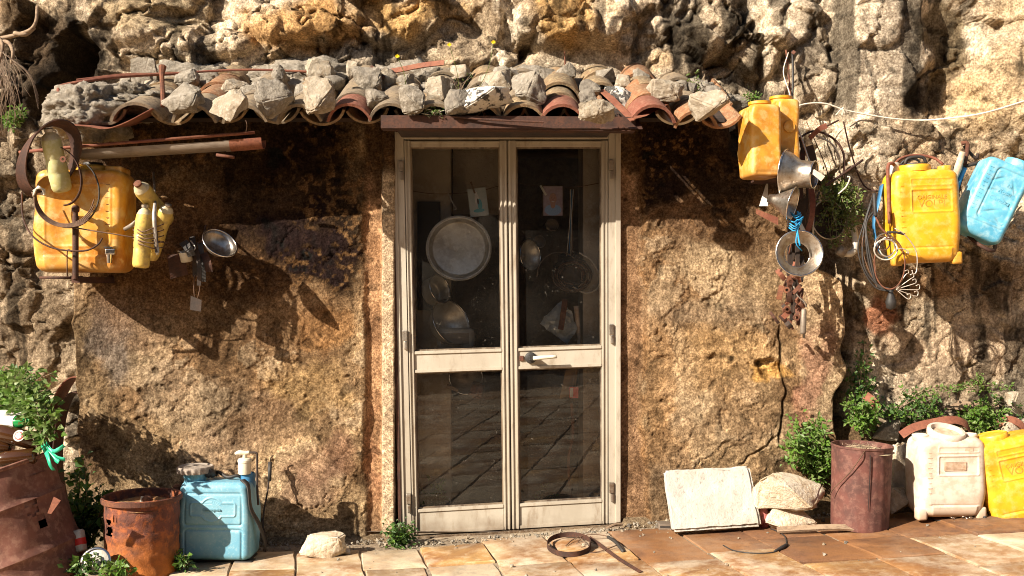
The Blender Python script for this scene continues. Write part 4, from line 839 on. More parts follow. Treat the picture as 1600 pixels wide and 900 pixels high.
# two joined jugs high right: a backpack tank seen from its narrow side
t = thing('yellow_jug', 'front one of two aged yellow jugs hanging high right of the roof', 'jug', W(1187, 279, -.32), (0, 0, R(8)))
def jug(t, w, d, h, m, s):
    def prof(k): return (1-.06*sst_f(.85, 1, k), 1)
    tank('body', t, w, d, h, m, lambda x, z: .005*math.exp(-((x)/.012)**2)*0-.004*math.exp(-((z-h*.06)/.006)**2), rc=.022, rr=.02, nf=24, nz=60, prof=prof, seed=s, dent=.005)
    b = MB(); b.lathe([(.05,-.01),(.05,.012),(.056,.016),(.056,.028),(.048,.03),(.044,.012),(0,.01)], axis((0,0,h-.004), (0,0,1)), 28); b.build('neck', m_yel, t, 'auto')
jug(t, S(50, -.35), .2, S(112, -.35), m_yel_o, 4)
t = thing('yellow_jug', 'rear one of two aged yellow jugs, touching the front jug on its right', 'jug', W(1220, 272, -.24), (0, 0, R(8)))
jug(t, S(36, -.25), .2, S(113, -.25), m_yel_o, 8)
b = MB(); b.lathe([(.028,0),(.028,.004),(0,.004)], axis((0,-.101,.22), (0,-1,0)), 24); b.build('boss', m_yel_o, t, 'auto')
t = thing('shelf_bracket', 'rusty iron cradle with a peeling white plate below the yellow jugs', 'bracket', W(1200, 320, -.1)); o0 = t.location
b = MB(); b.box(-.09, -.3, .11, .12, .05, .12); b.build('ledge', m_rust_d, t)
b = MB(); b.hexa([W(x, y_, yy)-o0 for x, y_, yy in ((1181,334,-.3),(1216,352,-.3),(1216,352,-.1),(1181,334,-.1),(1181,326,-.3),(1216,340,-.3),(1216,340,-.1),(1181,326,-.1))]); b.build('bar', m_rust_r, t)
b = MB(); b.hexa([W(x, y_, yy)-o0 for x, y_, yy in ((1186,322,-.24),(1200,322,-.24),(1200,322,-.235),(1186,322,-.235),(1197,287,-.2),(1200,287,-.2),(1200,287,-.195),(1197,287,-.195))]); b.build('plate', m_paper, t)

# left: the big orange tank
TW_, TH_ = S(136, -.30), S(160, -.30)
t = thing('sprayer_tank', 'large orange-yellow sprayer tank hung on an iron stake at the left corner of the hut', 'tank', W(136, 426, -.22), (0, R(0), R(5)))
def rel(x, z): return .006*(1-sst_f(.075, .085, z))*(1 if abs(x) < .16 else 0)+.008*math.exp(-((x-.06)/.004)**2)*0+.004*math.sin(x*30)*.4+rim(x, z, 0, TH_*.55, TW_*.36, TH_*.3, .03, .006, .003)
tank('body', t, TW_, .27, TH_, m_yel_o, rel, prof=lambda k: (.95+.05*sst_f(0, .2, k)-.04*sst_f(.85, 1, k), 1), seed=3, dent=.005)
marks(t, TW_*.33, TH_*.4, TH_*.85, 8, m_rust, -.136)
b = MB(); b.lathe([(.0,.03),(.07,.03),(.085,.02),(.088,.0),(.08,-.01)], axis((.03,0,TH_), (0,0,1)), 30); b.build('lid', m_yel, t, 'auto')
b = MB(); b.lathe([(.0,.045),(.045,.045),(.05,.03)], axis((.03,0,TH_), (0,0,1)), 30); b.build('lid_ring', m_black, t, 'auto')
b = MB(); b.box(.11, -.08, TH_-.02, .19, .08, TH_+.022, b=.01); b.build('pump_seat', m_yel_o, t, True)
b = MB(); c = Vector((.155, -.145, .085)); b.box(c.x-.016, -.17, c.z, c.x+.03, -.13, c.z+.028, b=.005); b.lathe([(.012,-.04),(.014,0)], axis(c+Vector((.0,-.01,0)), (0,0,1)), 12); b.box(c.x-.02, -.175, c.z+.03, c.x+.02, -.15, c.z+.038); b.build('tap', m_steel_b, t)
# iron stake and cross rod carrying it
t = thing('iron_stake', 'thick rusty iron stake standing before the orange tank, with a thin cross rod', 'stake', W(118, 432, -.42)); o0 = t.location
b = MB(); b.lathe([(.0,0),(.014,0),(.0145,.30),(.012,.305),(.012,.318),(.018,.325),(.019,.34),(.012,.352),(0,.354)], axis(W(118,436,-.42)-o0, (0,0,1)), 12); b.build('post', m_rust_d, t, 'auto')
b = MB(); b.tube([W(62,434,-.40)-o0, W(116,434,-.40)-o0, W(128,433,-.02)-o0], .007, 8, sub=1); b.build('rod', m_rust_d, t, True)
b = MB(); b.tube([W(105,432,-.41)-o0, W(105,395,-.42)-o0, W(108,390,-.42)-o0, W(112,394,-.42)-o0], .003, 6); b.build('wire_hook', m_wire, t, True)
b = MB(); b.box(-.02, 0, -.03, .02, .42, .0); b.build('ledge_bar', m_rust_d, t)
# broad rusty hoop
t = thing('iron_hoop', 'broad rusty iron hoop hanging over the upper left of the orange tank', 'hoop', W(75, 250, -.45)); o0 = t.location
pts = []
for k in range(16):
    a = k*math.pi/8; px = 76+40*math.cos(a)+14*math.sin(a)*-1; py = 248+56*math.sin(a); pts.append(W(px, py, -.42+.10*math.sin(a+.6))-o0)
b = MB(); b.band(pts, (.8, -.75, .3), .085, .006, closed=True, sub=3); b.build('hoop_band', m_rust_d, t, 'auto')
b = MB(); b.lathe([(.006,0),(.015,0),(.015,.006),(.006,.006)], axis(W(99,249,-.53)-o0, (0,-1,0)), 14); b.build('eyelet', m_rust, t)
# strap loop and wires
t = thing('wire_bundle', 'bundle of rusty wires and a leather-brown strap looped across the orange tank', 'wires', W(110, 320, -.45)); o0 = t.location
def ell(cx, cy, rx, ry, a0, a1, n_, y, rot=0, dy=0):
    out = []
    for k in range(n_+1):
        a = R(a0+(a1-a0)*k/n_); x = rx*math.cos(a); z = ry*math.sin(a); out.append(W(cx+x*math.cos(rot)-z*math.sin(rot), cy+x*math.sin(rot)+z*math.cos(rot), y+dy*math.sin(a))-o0)
    return out
b = MB(); b.band(ell(92, 275, 34, 47, 100, -75, 12, -.46, -.3), (0,-1,.1), .02, .004); b.build('strap', m_rust_d, t, 'auto')
b = MB(); b.band(ell(105, 300, 50, 56, -45, 130, 12, -.44, -.15), (0,-1,.1), .012, .004); b.build('strap', m_black, t, 'auto')
for k in range(6): b = MB(); b.tube(ell(102+k, 300+k*2, 46+k*1.5, 50-k, 20+k*9, 190+random.uniform(-10, 10), 9, -.45-.004*k, -.12), .0028, 5); b.build('wire', m_wire, t, True)
b = MB(); b.tube([W(x, y_, y)-o0 for x, y_, y in ((50,300,-.44),(62,330,-.45),(90,350,-.45),(130,358,-.45),(180,366,-.45),(215,372,-.42),(262,380,-.3))], .0035, 5); b.build('wire', m_wire, t, True)
b = MB(); b.tube([W(x, y_, y)-o0 for x, y_, y in ((34,300,-.3),(36,340,-.35),(52,370,-.44),(85,388,-.46),(130,392,-.47),(152,383,-.46),(160,372,-.45))], .0045, 5); b.build('wire', m_rust_d, t, True)
for k in range(4): b = MB(); b.tube([W(52,298+k*3,-.47)-o0, W(60,294-k,-.5)-o0, W(70,297+k*2,-.48)-o0, W(64,303,-.46)-o0], .004, 5); b.build('twist', m_alu, t, True)
# slim bottles
m_cap_g = mat('greyed_plastic', (.5,.45,.33), (.6,.5,.25), (.3,.24,.15), 14, 50, .6, .5, bump=.2)
def bottle(label, p0, p1, r_, m, capm=m_rust, name='plastic_bottle', cat='bottle', group=None, neck=.35):
    p0 = Vector(p0); p1 = Vector(p1); L_ = (p1-p0).length; t = thing(name, label, cat, p0, (p1-p0).to_track_quat('Z', 'Y').to_euler(), group)
    pr = [(0,0),(r_*.55,0),(r_*.9,r_*.15),(r_,r_*.5),(r_,L_*.30),(r_*.95,L_*.32),(r_,L_*.34),(r_,L_*.52),(r_*.95,L_*.54),(r_,L_*.56),(r_,L_-r_*1.5),(r_*.93,L_-r_*1.0),(r_*.72,L_-r_*.55),(r_*neck,L_-r_*.25),(r_*neck,L_-r_*.05)]
    b = MB(); b.lathe(pr[:-3], None, 24, jit=lambda a, z: .002*math.sin(2*a+z*30+r_*900)); b.build('body', m, t, True)
    b = MB(); b.lathe([(pr[-4][0]*1.01, pr[-4][1]-.002)]+pr[-3:], None, 24, jit=lambda a, z: .002*math.sin(2*a+z*30+r_*900)); b.build('shoulder', m_cap_g, t, True)
    b = MB(); b.lathe([(r_*neck*1.3,L_-r_*.2),(r_*neck*1.35,L_+r_*.1),(r_*neck*.8,L_+r_*.2),(0,L_+r_*.2)], None, 16); b.build('cap', capm, t, 'auto')
    return t
bottle('greenish-yellow slim bottle stuck upright through the rusty hoop', W(98, 300, -.4), W(76, 203, -.48), .046, m_yel_g, m_alu)
bottle('uppermost of the tied yellow bottles, tilted left with a rusty cap', W(262, 346, -.2), W(215, 287, -.46), .040, m_yel_p)
bottle('tall upright yellow bottle in front of the tied bunch', W(220, 419, -.40), W(227, 322, -.40), .041, m_yel_p, m_steel)
bottle('yellow bottle leaning right at the right side of the tied bunch', W(236, 404, -.26), W(263, 320, -.38), .035, m_yel_p, m_steel)
bottle('dusky yellow bottle lowest and rearmost of the tied bunch', W(240, 395, -.3), W(250, 345, -.3), .036, m_yel_p)
t = thing('wire_tie', 'rusty wires and bent valve binding the bunch of yellow bottles', 'wires', W(235, 360, -.4)); o0 = t.location
for k in range(5):
    b = MB(); b.tube([W(208,352+k*7,-.4)-o0, W(222,362+k*5,-.46)-o0, W(240,356+k*8,-.45)-o0, W(256,350+k*9,-.38)-o0], .003, 5); b.build('wire', m_wire, t, True)
b = MB(); b.tube([W(242,318,-.42)-o0, W(241,340,-.44)-o0, W(243,370,-.44)-o0, W(246,398,-.43)-o0], [.008,.011,.009,.006], 8); b.build('valve', m_wire_w, t, True)
b = MB(); b.band([W(243,365,-.44)-o0, W(244,380,-.44)-o0, W(246,395,-.44)-o0], (1,0,0), .02, .003); b.build('strap', m_charcoal, t)
b = MB(); b.tube([W(195,358,-.38)-o0, W(206,352,-.4)-o0, W(212,345,-.41)-o0], [.01,.012,.006], 8); b.build('spout', m_zinc, t, True)
b = MB(); b.tube([W(240,270,-.02)-o0, W(241,290,-.2)-o0, W(243,322,-.42)-o0], .006, 6); b.build('hanger', m_zinc, t, True)

# hanging cluster left of the door
def pan(label, c, ax, prof, m, n_=40, name='steel_bowl', cat='bowl', rimr=.004, rimm=None):
    t = thing(name, label, cat, c, Vector(ax).normalized().to_track_quat('Z', 'Y').to_euler())
    b = MB(); b.lathe(prof, None, n_); o = b.build('bowl', m, t, True); sl = o.modifiers.new('thick', 'SOLIDIFY'); sl.thickness = .0018
    b = MB(); r_, z_ = prof[-1]; b.tube([(r_*math.cos(2*math.pi*k/32), r_*math.sin(2*math.pi*k/32), z_) for k in range(32)], rimr, 6, closed=True, sub=1); b.build('rim', rimm or m_steel_b, t, True)
    return t
pan('shallow steel bowl hanging tilted on the dark wall left of the door', W(337, 390, -.30), (.5, -.45, .55), [(0,0),(.035,0),(.055,.008),(.075,.03),(.088,.05)], m_steel)
t = thing('utensil_bunch', 'bunch of blackened plates, cup and handles hanging left of the shallow steel bowl', 'utensils', W(305, 400, -.2)); o0 = t.location
b = MB(); b.hexa([W(x, y_, yy)-o0 for x, y_, yy in ((266,436,-.2),(294,429,-.2),(294,429,-.19),(266,436,-.19),(261,399,-.2),(288,395,-.2),(288,395,-.19),(261,399,-.19))]); b.build('black_plate', m_rust_d, t)
b = MB(); b.lathe([(0,0),(.028,0),(.03,.04),(.032,.05)], axis(W(292,408,-.28)-o0, (-.1,-.3,1)), 20); b.build('cup', m_alu, t, True)
b = MB(); b.tube([W(278,392,-.3)-o0, W(290,397,-.31)-o0, W(305,388,-.3)-o0, W(298,376,-.28)-o0], .004, 6); b.build('handle', m_wire_w, t, True)
for k, (x0_, y0_, x1_, y1_, ww) in enumerate(((300,370,306,432,.03),(312,378,318,440,.025),(318,396,327,425,.035),(308,392,311,446,.02),(286,378,300,400,.04))):
    b = MB(); b.band([W(x0_,y0_,-.22-.02*k)-o0, W((x0_+x1_)/2+2,(y0_+y1_)/2,-.25-.02*k)-o0, W(x1_,y1_,-.24-.02*k)-o0], (1,0,.1), ww, .006); b.build('blade', (m_charcoal, m_black, m_rust_d)[k % 3], t)
b = MB(); b.hexa([W(x, y_, yy)-o0 for x, y_, yy in ((297,484,-.3),(314,487,-.3),(314,487,-.285),(297,484,-.285),(298,462,-.3),(315,469,-.3),(315,469,-.285),(298,462,-.285))]); b.build('black_block', m_charcoal, t)
for x_ in (0, 4): b = MB(); b.tube([W(304+x_,430,-.28)-o0, W(303+x_*2.2,450,-.29)-o0, W(304+x_*1.2,466,-.295)-o0], .0022, 5); b.build('wire', m_wire, t, True)
b = MB(); b.tube([W(322,352,.0)-o0, W(320,356,-.2)-o0, W(318,372,-.26)-o0, W(310,380,-.25)-o0], .004, 6); b.build('nail_hook', m_rust_d, t, True)

# gutter and rods at the roof's left end
t = thing('gutter_piece', 'length of grey and rusty gutter lying under the eave left of the door', 'gutter', W(270, 230, -.3)); o0 = t.location
def gut(x0_, x1_, y0_, y1_, m, nm, r_=.045, y=-.30):
    b = MB(); n_ = 10; P0 = W(x0_, y0_, y)-o0; P1 = W(x1_, y1_, y)-o0; vs = []
    for P in (P0, P1):
        for q in (r_, r_-.003):
            for i in range(n_+1): a = R(180+i*180/n_); vs.append(P+Vector((0, q*math.cos(a), q*math.sin(a))))
    N = n_+1; fs = []
    for i in range(n_): fs += [(i, i+1, 2*N+i+1, 2*N+i), (N+i, 3*N+i, 3*N+i+1, N+i+1)]
    fs += [(0, 2*N, 3*N, N), (n_, N+n_, 3*N+n_, 2*N+n_)]
    for s_ in (0, 2*N):
        for i in range(n_): fs.append((s_+i, s_+i+1, s_+N+i+1, s_+N+i))
    b.add(vs, fs); return b.build(nm, m, t, 'auto')
gut(128, 356, 236, 222, m_zinc, 'zinc_trough'); gut(354, 362, 222, 221, m_zinc, 'joint_collar', .049); gut(362, 412, 221, 217, m_rust_r, 'rusty_end', .05)
b = MB(); b.tube([W(30,238,-.36)-o0, W(120,229,-.36)-o0, W(398,207,-.36)-o0], .008, 6, sub=1); b.build('top_rod', m_rust_r, t, True)
b = MB(); b.tube([W(338,242,-.34)-o0, W(366,246,-.34)-o0], .008, 6, sub=1); b.build('clip', m_rust, t, True)
b = MB(); b.tube([W(384,188,-.4)-o0, W(386,196,-.4)-o0, W(384,208,-.36)-o0], .002, 5); b.build('wire', m_wire, t, True)
def rodthing(name, label, cat, pts, r_, m, par='rod', flat=None):
    p0 = W(*pts[0]); t = bpy.data.objects.new
    b = MB()
    P = [W(*p)-p0 for p in pts]
    if flat: b.band(P, flat[0], flat[1], flat[2])
    else: b.tube(P, r_, 8)
    o = b.build(name, m, None, 'auto'); o.location = p0; return tag(o, label, cat)
rodthing('iron_rod', 'hooked rusty rod with its bent end over the left mortar cap', 'rod', [(91,146,-.32),(92,138,-.3),(100,133,-.28),(150,124,-.22),(210,118,-.1),(300,114,.02)], .009, m_rust_r)
rodthing('iron_rod', 'straight rusty rod lying just above the hooked one', 'rod', [(120,125,-.2),(200,116,-.08),(256,116,.0),(330,111,.08),(400,109,.12),(480,112,.14)], .0065, m_rust_r)
rodthing('iron_stake', 'upright rusty stake with knobbed head among the left roof stones', 'stake', [(255,166,-.38),(254,140,-.34),(253,118,-.30),(254,104,-.28)], [.012,.011,.012,.02], m_rust)
rodthing('flat_bar', 'flat rusty bar jutting up to the right above the roof middle', 'bar', [(608,112,.0),(630,108,-.02),(660,102,-.03),(694,98,-.06)], .01, m_rust_r, flat=((0,.3,1), .028, .008))
rodthing('flat_bar', 'short dark iron bar slanting down between rooftop stones', 'bar', [(579,106,.0),(588,114,-.06),(598,122,-.1)], .01, m_rust_d, flat=((.7,.2,1), .03, .012))
rodthing('iron_rod', 'thin rusty rod lying across the tiles over the door iron', 'rod', [(706,182,-.44),(760,187,-.45),(850,191,-.46)], .005, m_rust_d)
rodthing('hanging_root', 'short reddish dry root hanging on the cement above the roof', 'root', [(882,80,.24),(883,105,.22),(881,125,.2),(885,150,.16)], [.003,.006,.008,.004], m_rust)

# ------------------------------------------------------------ right hanging cluster
t = pan('steel funnel bowl turned sideways, its narrow mouth facing right of the yellow jugs', W(1252, 272, -.38), (.80, -.52, -.10), [(.118,-.075),(.108,-.07),(.098,-.052),(.078,-.025),(.066,-.01),(.064,.02),(.062,.055),(.065,.062)], m_steel, 48)
b = MB(); b.tube([(.118*math.cos(2*math.pi*k/32), .118*math.sin(2*math.pi*k/32), -.075) for k in range(32)], .004, 6, closed=True, sub=1); b.build('outer_rim', m_steel_b, t, True)
t = thing('spatula', 'flat steel handle sticking out of the funnel bowl to the right', 'utensil', W(1262, 262, -.44)); o0 = t.location
b = MB(); b.band([Vector((0,0,0)), W(1285,281,-.5)-o0], (.3,0,1), .018, .003, sub=1); b.build('handle', m_zinc, t)
b = MB(); b.band([W(1258,258,-.43)-o0, W(1288,277,-.49)-o0], (.3,0,1), .012, .003, sub=1); b.build('handle', m_zinc, t)
pan('dented steel funnel hanging under the funnel bowl with its mouth to the right', W(1210, 312, -.36), (.78, -.45, -.25), [(.02,-.03),(.026,.0),(.05,.04),(.078,.085),(.082,.09)], m_steel)
t = pan('round steel ring bowl without a bottom tied with blue string', W(1245, 398, -.36), (-.05, -1, .12), [(.062,-.0),(.064,.004),(.082,.02),(.104,.048),(.110,.052)], m_steel, 56, 'ring_bowl', 'bowl', .005)
b = MB(); b.tube([(.062*math.cos(2*math.pi*k/32), .062*math.sin(2*math.pi*k/32), 0) for k in range(32)], .0035, 6, closed=True, sub=1); b.build('inner_rim', m_steel_b, t, True)
pan('blackened frying pan half hidden behind the blue string', W(1288, 345, -.08), (.35, -1, .1), [(0,0),(.07,0),(.09,.02),(.1,.035)], m_charcoal, 40, 'dark_pan', 'pan', .0035, m_steel)
t = thing('blue_string', 'knotted bright blue string above the ring bowl', 'string', W(1247, 345, -.38)); o0 = t.location
b = MB(); b.tube([W(1246,330,-.4)-o0, W(1249,345,-.41)-o0, W(1246,360,-.42)-o0, W(1250,384,-.43)-o0], .0045, 6); b.tube([W(1246,360,-.42)-o0, W(1244,380,-.43)-o0, W(1253,392,-.41)-o0], .003, 5); b.build('strand', m_string_b, t, True)
for k in range(8):
    x_, y_ = 1246+random.uniform(-6, 6), 334+k*3.4; b = MB(); b.tube([W(x_-8,y_-2,-.4)-o0, W(x_,y_+3,-.43)-o0, W(x_+7,y_-2,-.41)-o0, W(x_+3,y_+6,-.42)-o0], .003, 5); b.build('knot', m_string_b, t, True)
t = thing('scrap_bunch', 'bunch of rusty keys, hinges and links hanging below the ring bowl', 'scrap', W(1238, 430, -.25)); o0 = t.location
sr = random.Random(3)
for k in range(34):
    x_ = 1238+sr.gauss(0, 11)-(k/34)*7; y_ = 418+k*2.8; a = sr.uniform(-.9, .9); L_ = sr.uniform(9, 24); dx, dy = math.sin(a)*L_, math.cos(a)*L_; yy = -.25+sr.uniform(-.06, .06)
    b = MB(); b.band([W(x_-dx/2, y_-dy/2, yy)-o0, W(x_, y_, yy-.01)-o0, W(x_+dx/2, y_+dy/2, yy)-o0], (math.cos(a), .5*sr.uniform(-1, 1), math.sin(a)), sr.uniform(.010, .028), .006, sub=2); b.build('iron_piece', sr.choice((m_rust_d, m_charcoal, m_rust, m_rust_r)), t)
for k in range(5):
    b = MB(); b.lathe([(.008,0),(.017,0),(.017,.012),(.008,.012)], axis(W(1228+sr.uniform(0, 22), 440+k*14, -.3)-o0, (sr.uniform(-.6,.6),-1,sr.uniform(-.4,.4))), 6); b.build('nut', m_rust, t)
for x_, y0_, y1_ in ((1232,300,470),(1244,340,490),(1238,395,500),(1252,400,440)):
    b = MB(); b.band([W(x_,y0_,-.16)-o0, W(x_+2,(y0_+y1_)/2,-.2)-o0, W(x_-1,y1_,-.22)-o0], (1,.2,0), .022, .006); b.build('strip', (m_charcoal, m_rust_d)[x_ % 2], t)
b = MB(); b.tube([W(1240,447,-.3)-o0, W(1246,462,-.31)-o0, W(1257,472,-.32)-o0, W(1260,480,-.32)-o0], .004, 6); b.build('hook', m_zinc, t, True)
t = thing('file_tool', 'grey handled tool hanging from a wire loop beside the rusty scrap', 'tool', W(1256, 482, -.32)); o0 = t.location
b = MB(); b.lathe([(.0,0),(.009,.0),(.0135,-.01),(.0145,-.06),(.0155,-.115),(.012,-.125),(0,-.125)], axis((0,0,0), (.03,0,1)), 12); b.build('handle', m_zinc, t, True)
b = MB(); b.box(-.006, -.006, -.145, .004, .006, -.12); b.build('tip', m_steel_b, t)
b = MB(); b.tube([W(1252,480,-.32)-o0, W(1251,462,-.31)-o0, W(1256,455,-.3)-o0, W(1261,466,-.31)-o0, W(1260,480,-.32)-o0], .0018, 5); b.build('loop', m_wire, t, True)
# stakes, wires and hoops around
t = thing('wire_tangle', 'tangle of rusty rods, wires and bent strips on the rock right of the yellow jugs', 'wires', W(1250, 240, -.1)); o0 = t.location
for k, (q, r_, m) in enumerate((([(1228,78,.1),(1232,110,.08),(1236,160,.0),(1240,210,-.1),(1244,260,-.15)], .005, m_rust), ([(1238,80,.1),(1239,120,.05),(1238,165,0),(1241,220,-.1),(1246,300,-.2)], .006, m_black),
    ([(1232,82,.1),(1224,112,.05),(1232,140,0),(1240,170,-.1)], .003, m_cord), ([(1241,185,-.1),(1252,215,-.2),(1262,245,-.25),(1268,262,-.25),(1272,300,-.2),(1270,375,-.2)], .0045, m_wire_w), ([(1243,220,-.15),(1270,205,-.12),(1300,215,-.1),(1318,240,-.1),(1318,280,-.1)], .006, m_rust_d),
    ([(1275,212,-.1),(1300,225,-.12),(1313,250,-.12),(1311,270,-.1)], .004, m_wire_w), ([(1290,290,-.15),(1320,270,-.12),(1348,250,-.1)], .007, m_rust_d), ([(1318,190,-.1),(1330,240,.0),(1350,290,.05),(1378,300,.0)], .004, m_rust_d),
    ([(1262,345,-.25),(1264,300,-.22),(1252,260,-.15)], .004, m_wire), ([(1256,375,-.25),(1262,330,-.24),(1276,310,-.2)], .004, m_wire), ([(1280,300,-.1),(1268,340,-.2),(1258,365,-.2)], .005, m_charcoal), ([(1250,215,-.1),(1256,250,-.1),(1262,300,-.1),(1262,340,-.1)], .008, m_charcoal),
    ([(1310,303,-.2),(1322,292,-.22),(1328,278,-.22),(1324,276,-.22)], .004, m_cord), ([(1236,350,-.25),(1238,370,-.25),(1232,400,-.2)], .004, m_rust), ([(1260,190,0.0),(1290,260,-.1),(1305,320,-.1)], .0025, m_wire), ([(1213,190,-.05),(1225,150,.0),(1232,110,.05)], .003, m_wire))):
    b = MB(); b.tube([W(*p)-o0 for p in q], r_, 6); b.build('wire' if r_ < .005 else 'rod', m, t, True)
for q, w_, m in (([(1268,295,-.25),(1270,320,-.27),(1266,350,-.27),(1256,370,-.25)], .026, m_rust_r), ([(1265,216,-.15),(1280,202,-.15),(1292,196,-.16)], .028, m_rust_r), ([(1264,228,-.12),(1270,250,-.12),(1272,275,-.1)], .04, m_charcoal), ([(1256,230,-.1),(1250,270,-.12),(1250,310,-.12)], .03, m_rust_d), ([(1262,376,-.25),(1256,362,-.27),(1250,350,-.26)], .02, m_alu), ([(1238,84,.08),(1242,80,.08)], .02, m_rust)):
    b = MB(); b.band([W(*p)-o0 for p in q], (.3,-.3,1) if w_ == .028 and q[0][0] == 1265 else (1,-.3,.2), w_, .005); b.build('iron_strip', m, t, 'auto')
b = MB(); b.tube([W(1292,197,-.16)-o0, W(1310,188,-.15)-o0], .005, 6, sub=1); b.build('rod', m_rust_d, t)
# white cord
b = MB(); p0 = W(1240,170,.0); cp = [(1241,178,-.05),(1243,168,-.04),(1262,162,-.03),(1290,162,-.02),(1320,172,-.01),(1360,180,0),(1400,186,0),(1440,188,.0),(1490,184,-.1),(1540,176,-.18),(1600,158,-.2),(1680,130,-.2)]
b.tube([W(*p)-p0 for p in cp], .0048, 6); o = b.build('white_cord', m_cord, None, True); o.location = p0; tag(o, 'white cord sagging across the rock from the wire tangle to the right edge', 'cord')
b = MB(); p0 = W(1316,172,-.02); b.tube([W(1306,180,-.02)-p0, W(1316,170,-.03)-p0, W(1320,178,-.03)-p0], .0035, 5); b.tube([W(1326,178,-.02)-p0, W(1317,168,-.03)-p0, W(1316,182,-.03)-p0], .003, 5); o = b.build('cord_knot', m_cord, None, True); o.location = p0; tag(o, 'small knot tied on the sagging white cord', 'knot')
# plastic pipe elbow
t = thing('pipe_elbow', 'grey plastic pipe elbow below the shrub, left of the black cables', 'pipe', W(1330, 380, -.12)); o0 = t.location
b = MB(); b.tube([W(1333,352,-.1)-o0, W(1336,368,-.12)-o0, W(1337,385,-.14)-o0, W(1330,396,-.15)-o0, W(1318,396,-.15)-o0], .017, 12); b.build('bend', m_alu, t, True)
b = MB(); b.tube([W(1320,396,-.15)-o0, W(1310,390,-.15)-o0], .026, 12, sub=1); b.build('socket', m_zinc, t, True)
# ------------------------------------------------------------ on the ground, left
t = thing('oil_drum', 'large rusty oil drum tilted at the lower left corner, full of bottles', 'drum', W(42, 925, -.62), (0, R(-19), 0))
prf = [(.0,0),(.285,0),(.29,.008),(.29,.015)]
for zz in np.linspace(.02, .56, 45): prf.append((.285+.011*math.exp(-((zz-.17)/.014)**2)+.011*math.exp(-((zz-.40)/.014)**2)+.0015*math.sin(zz*40), float(zz)))
prf += [(.291,.565),(.293,.575),(.287,.58),(.281,.572),(.281,.3)]
hole = lambda a, z: (abs(((a+math.pi) % (2*math.pi))-math.pi+.62) < .075+.05*math.sin(z*150) and .33 < z < .40) or (abs(((a+math.pi) % (2*math.pi))-math.pi+.52) < .05 and .26 < z < .33)
b = MB(); b.lathe(prf, None, 96, skip=hole, jit=lambda a, z: .003*math.sin(3*a+z*9)+.0016*math.sin(11*a-z*30)); b.build('shell', m_drum, t, 'auto')
b = MB(); b.lathe([(0,0),(.1,.012),(.2,.0),(.282,.0)], axis((0,0,.50), (0,0,1)), 40, jit=lambda a, z: .01*math.sin(5*a)); b.build('rubbish_bed', m_soil, t, True)
b = MB(); P = W(84,800,-.86)-Vector(t.location); Mi = Euler((0, R(-19), 0)).to_matrix().inverted()
b.hexa([Mi @ (W(x, y_, yy)-Vector(t.location)) for x, y_, yy in ((74,802,-.865),(80,803,-.865),(80,803,-.86),(74,802,-.86),(84,776,-.865),(95,782,-.865),(95,782,-.86),(84,776,-.86))]); b.build('torn_flap', m_rust_r, t)
def glassb(label, p0, p1, r_, m, lab=None):
    p0 = Vector(p0); p1 = Vector(p1); L_ = (p1-p0).length; t = thing('glass_bottle', label, 'bottle', p0, (p1-p0).to_track_quat('Z', 'Y').to_euler())
    b = MB(); b.lathe([(0,.004),(r_*.8,0),(r_,.008),(r_,L_*.55),(r_*.85,L_*.66),(r_*.42,L_*.78),(r_*.38,L_*.95),(r_*.48,L_*.955),(r_*.48,L_),(0,L_)], None, 26); b.build('body', m, t, True)
    if lab:
        b = MB(); b.lathe([(r_*1.01,L_*lab[1]),(r_*1.01,L_*lab[2])], None, 26); b.build('label', lab[0], t, True)
    return t
glassb('green glass bottle with white label lying on top of the drum', W(-28, 668, -.60), W(66, 655, -.68), .034, m_glass_g, (m_paper, .32, .60))
t = glassb('brown beer bottle with round white label lying below the green bottle', W(68, 694, -.66), W(-40, 664, -.7), .040, m_glass_b)
b = MB(); b.lathe([(0,.0),(.024,0),(.026,.001)], axis((-.0,-.0405,.1), (-.0,-1,.0)), 24); o = b.build('round_label', m_paper, t)
# face the viewer
o.matrix_local = Matrix()
Mi = Vector((W(-40,664,-.7)-W(68,694,-.66))).to_track_quat('Z', 'Y').to_matrix().inverted()
ctr = Mi @ (W(30,681,-.72)-Vector(t.location)); nrm = Mi @ Vector((0,-1,.35)); 
for v in o.data.vertices: v.co = (axis(ctr+nrm.normalized()*.003, nrm) @ axis((-.0,-.0405,.1), (-.0,-1,.0)).inverted() @ v.co)
for rr_, m_, dz in ((.019, m_red, .0015), (.014, m_paper, .003)):
    b = MB(); b.lathe([(0,0),(rr_,0)], axis(ctr+nrm.normalized()*(.004+dz), nrm), 24); b.build('label_ring', m_, t)
glassb('dark brown bottle nearest the front lip of the drum', W(56, 712, -.70), W(-30, 722, -.74), .036, m_glass_b)
glassb('brown bottle at the left edge behind the front one', W(20, 700, -.64), W(-60, 690, -.66), .036, m_glass_b)
b = MB(); p0 = W(14,652,-.55); o = lump('crumpled_bag', p0, .09, .06, .03, m_paper, None, 66, .35, 4, 4); tag(o, 'crumpled white bag on top of the bottles in the drum', 'bag')
t = thing('green_ribbon', 'torn green plastic ribbon tied to the right rim of the drum', 'ribbon', W(82, 712, -.75)); o0 = t.location
for k, q in enumerate(([(62,690,-.72),(74,700,-.78),(88,714,-.80),(102,718,-.8)], [(72,692,-.75),(82,705,-.8),(92,702,-.82),(100,696,-.82)], [(66,694,-.72),(74,712,-.8),(78,726,-.82),(84,735,-.8)], [(74,704,-.78),(84,716,-.8),(92,722,-.82)])):
    b = MB(); b.band([W(*p)-o0 for p in q], (.3,-.4,1) if k < 2 else (1,-.4,.3), .018, .0012); b.build('strip', m_green_rib, t, True)
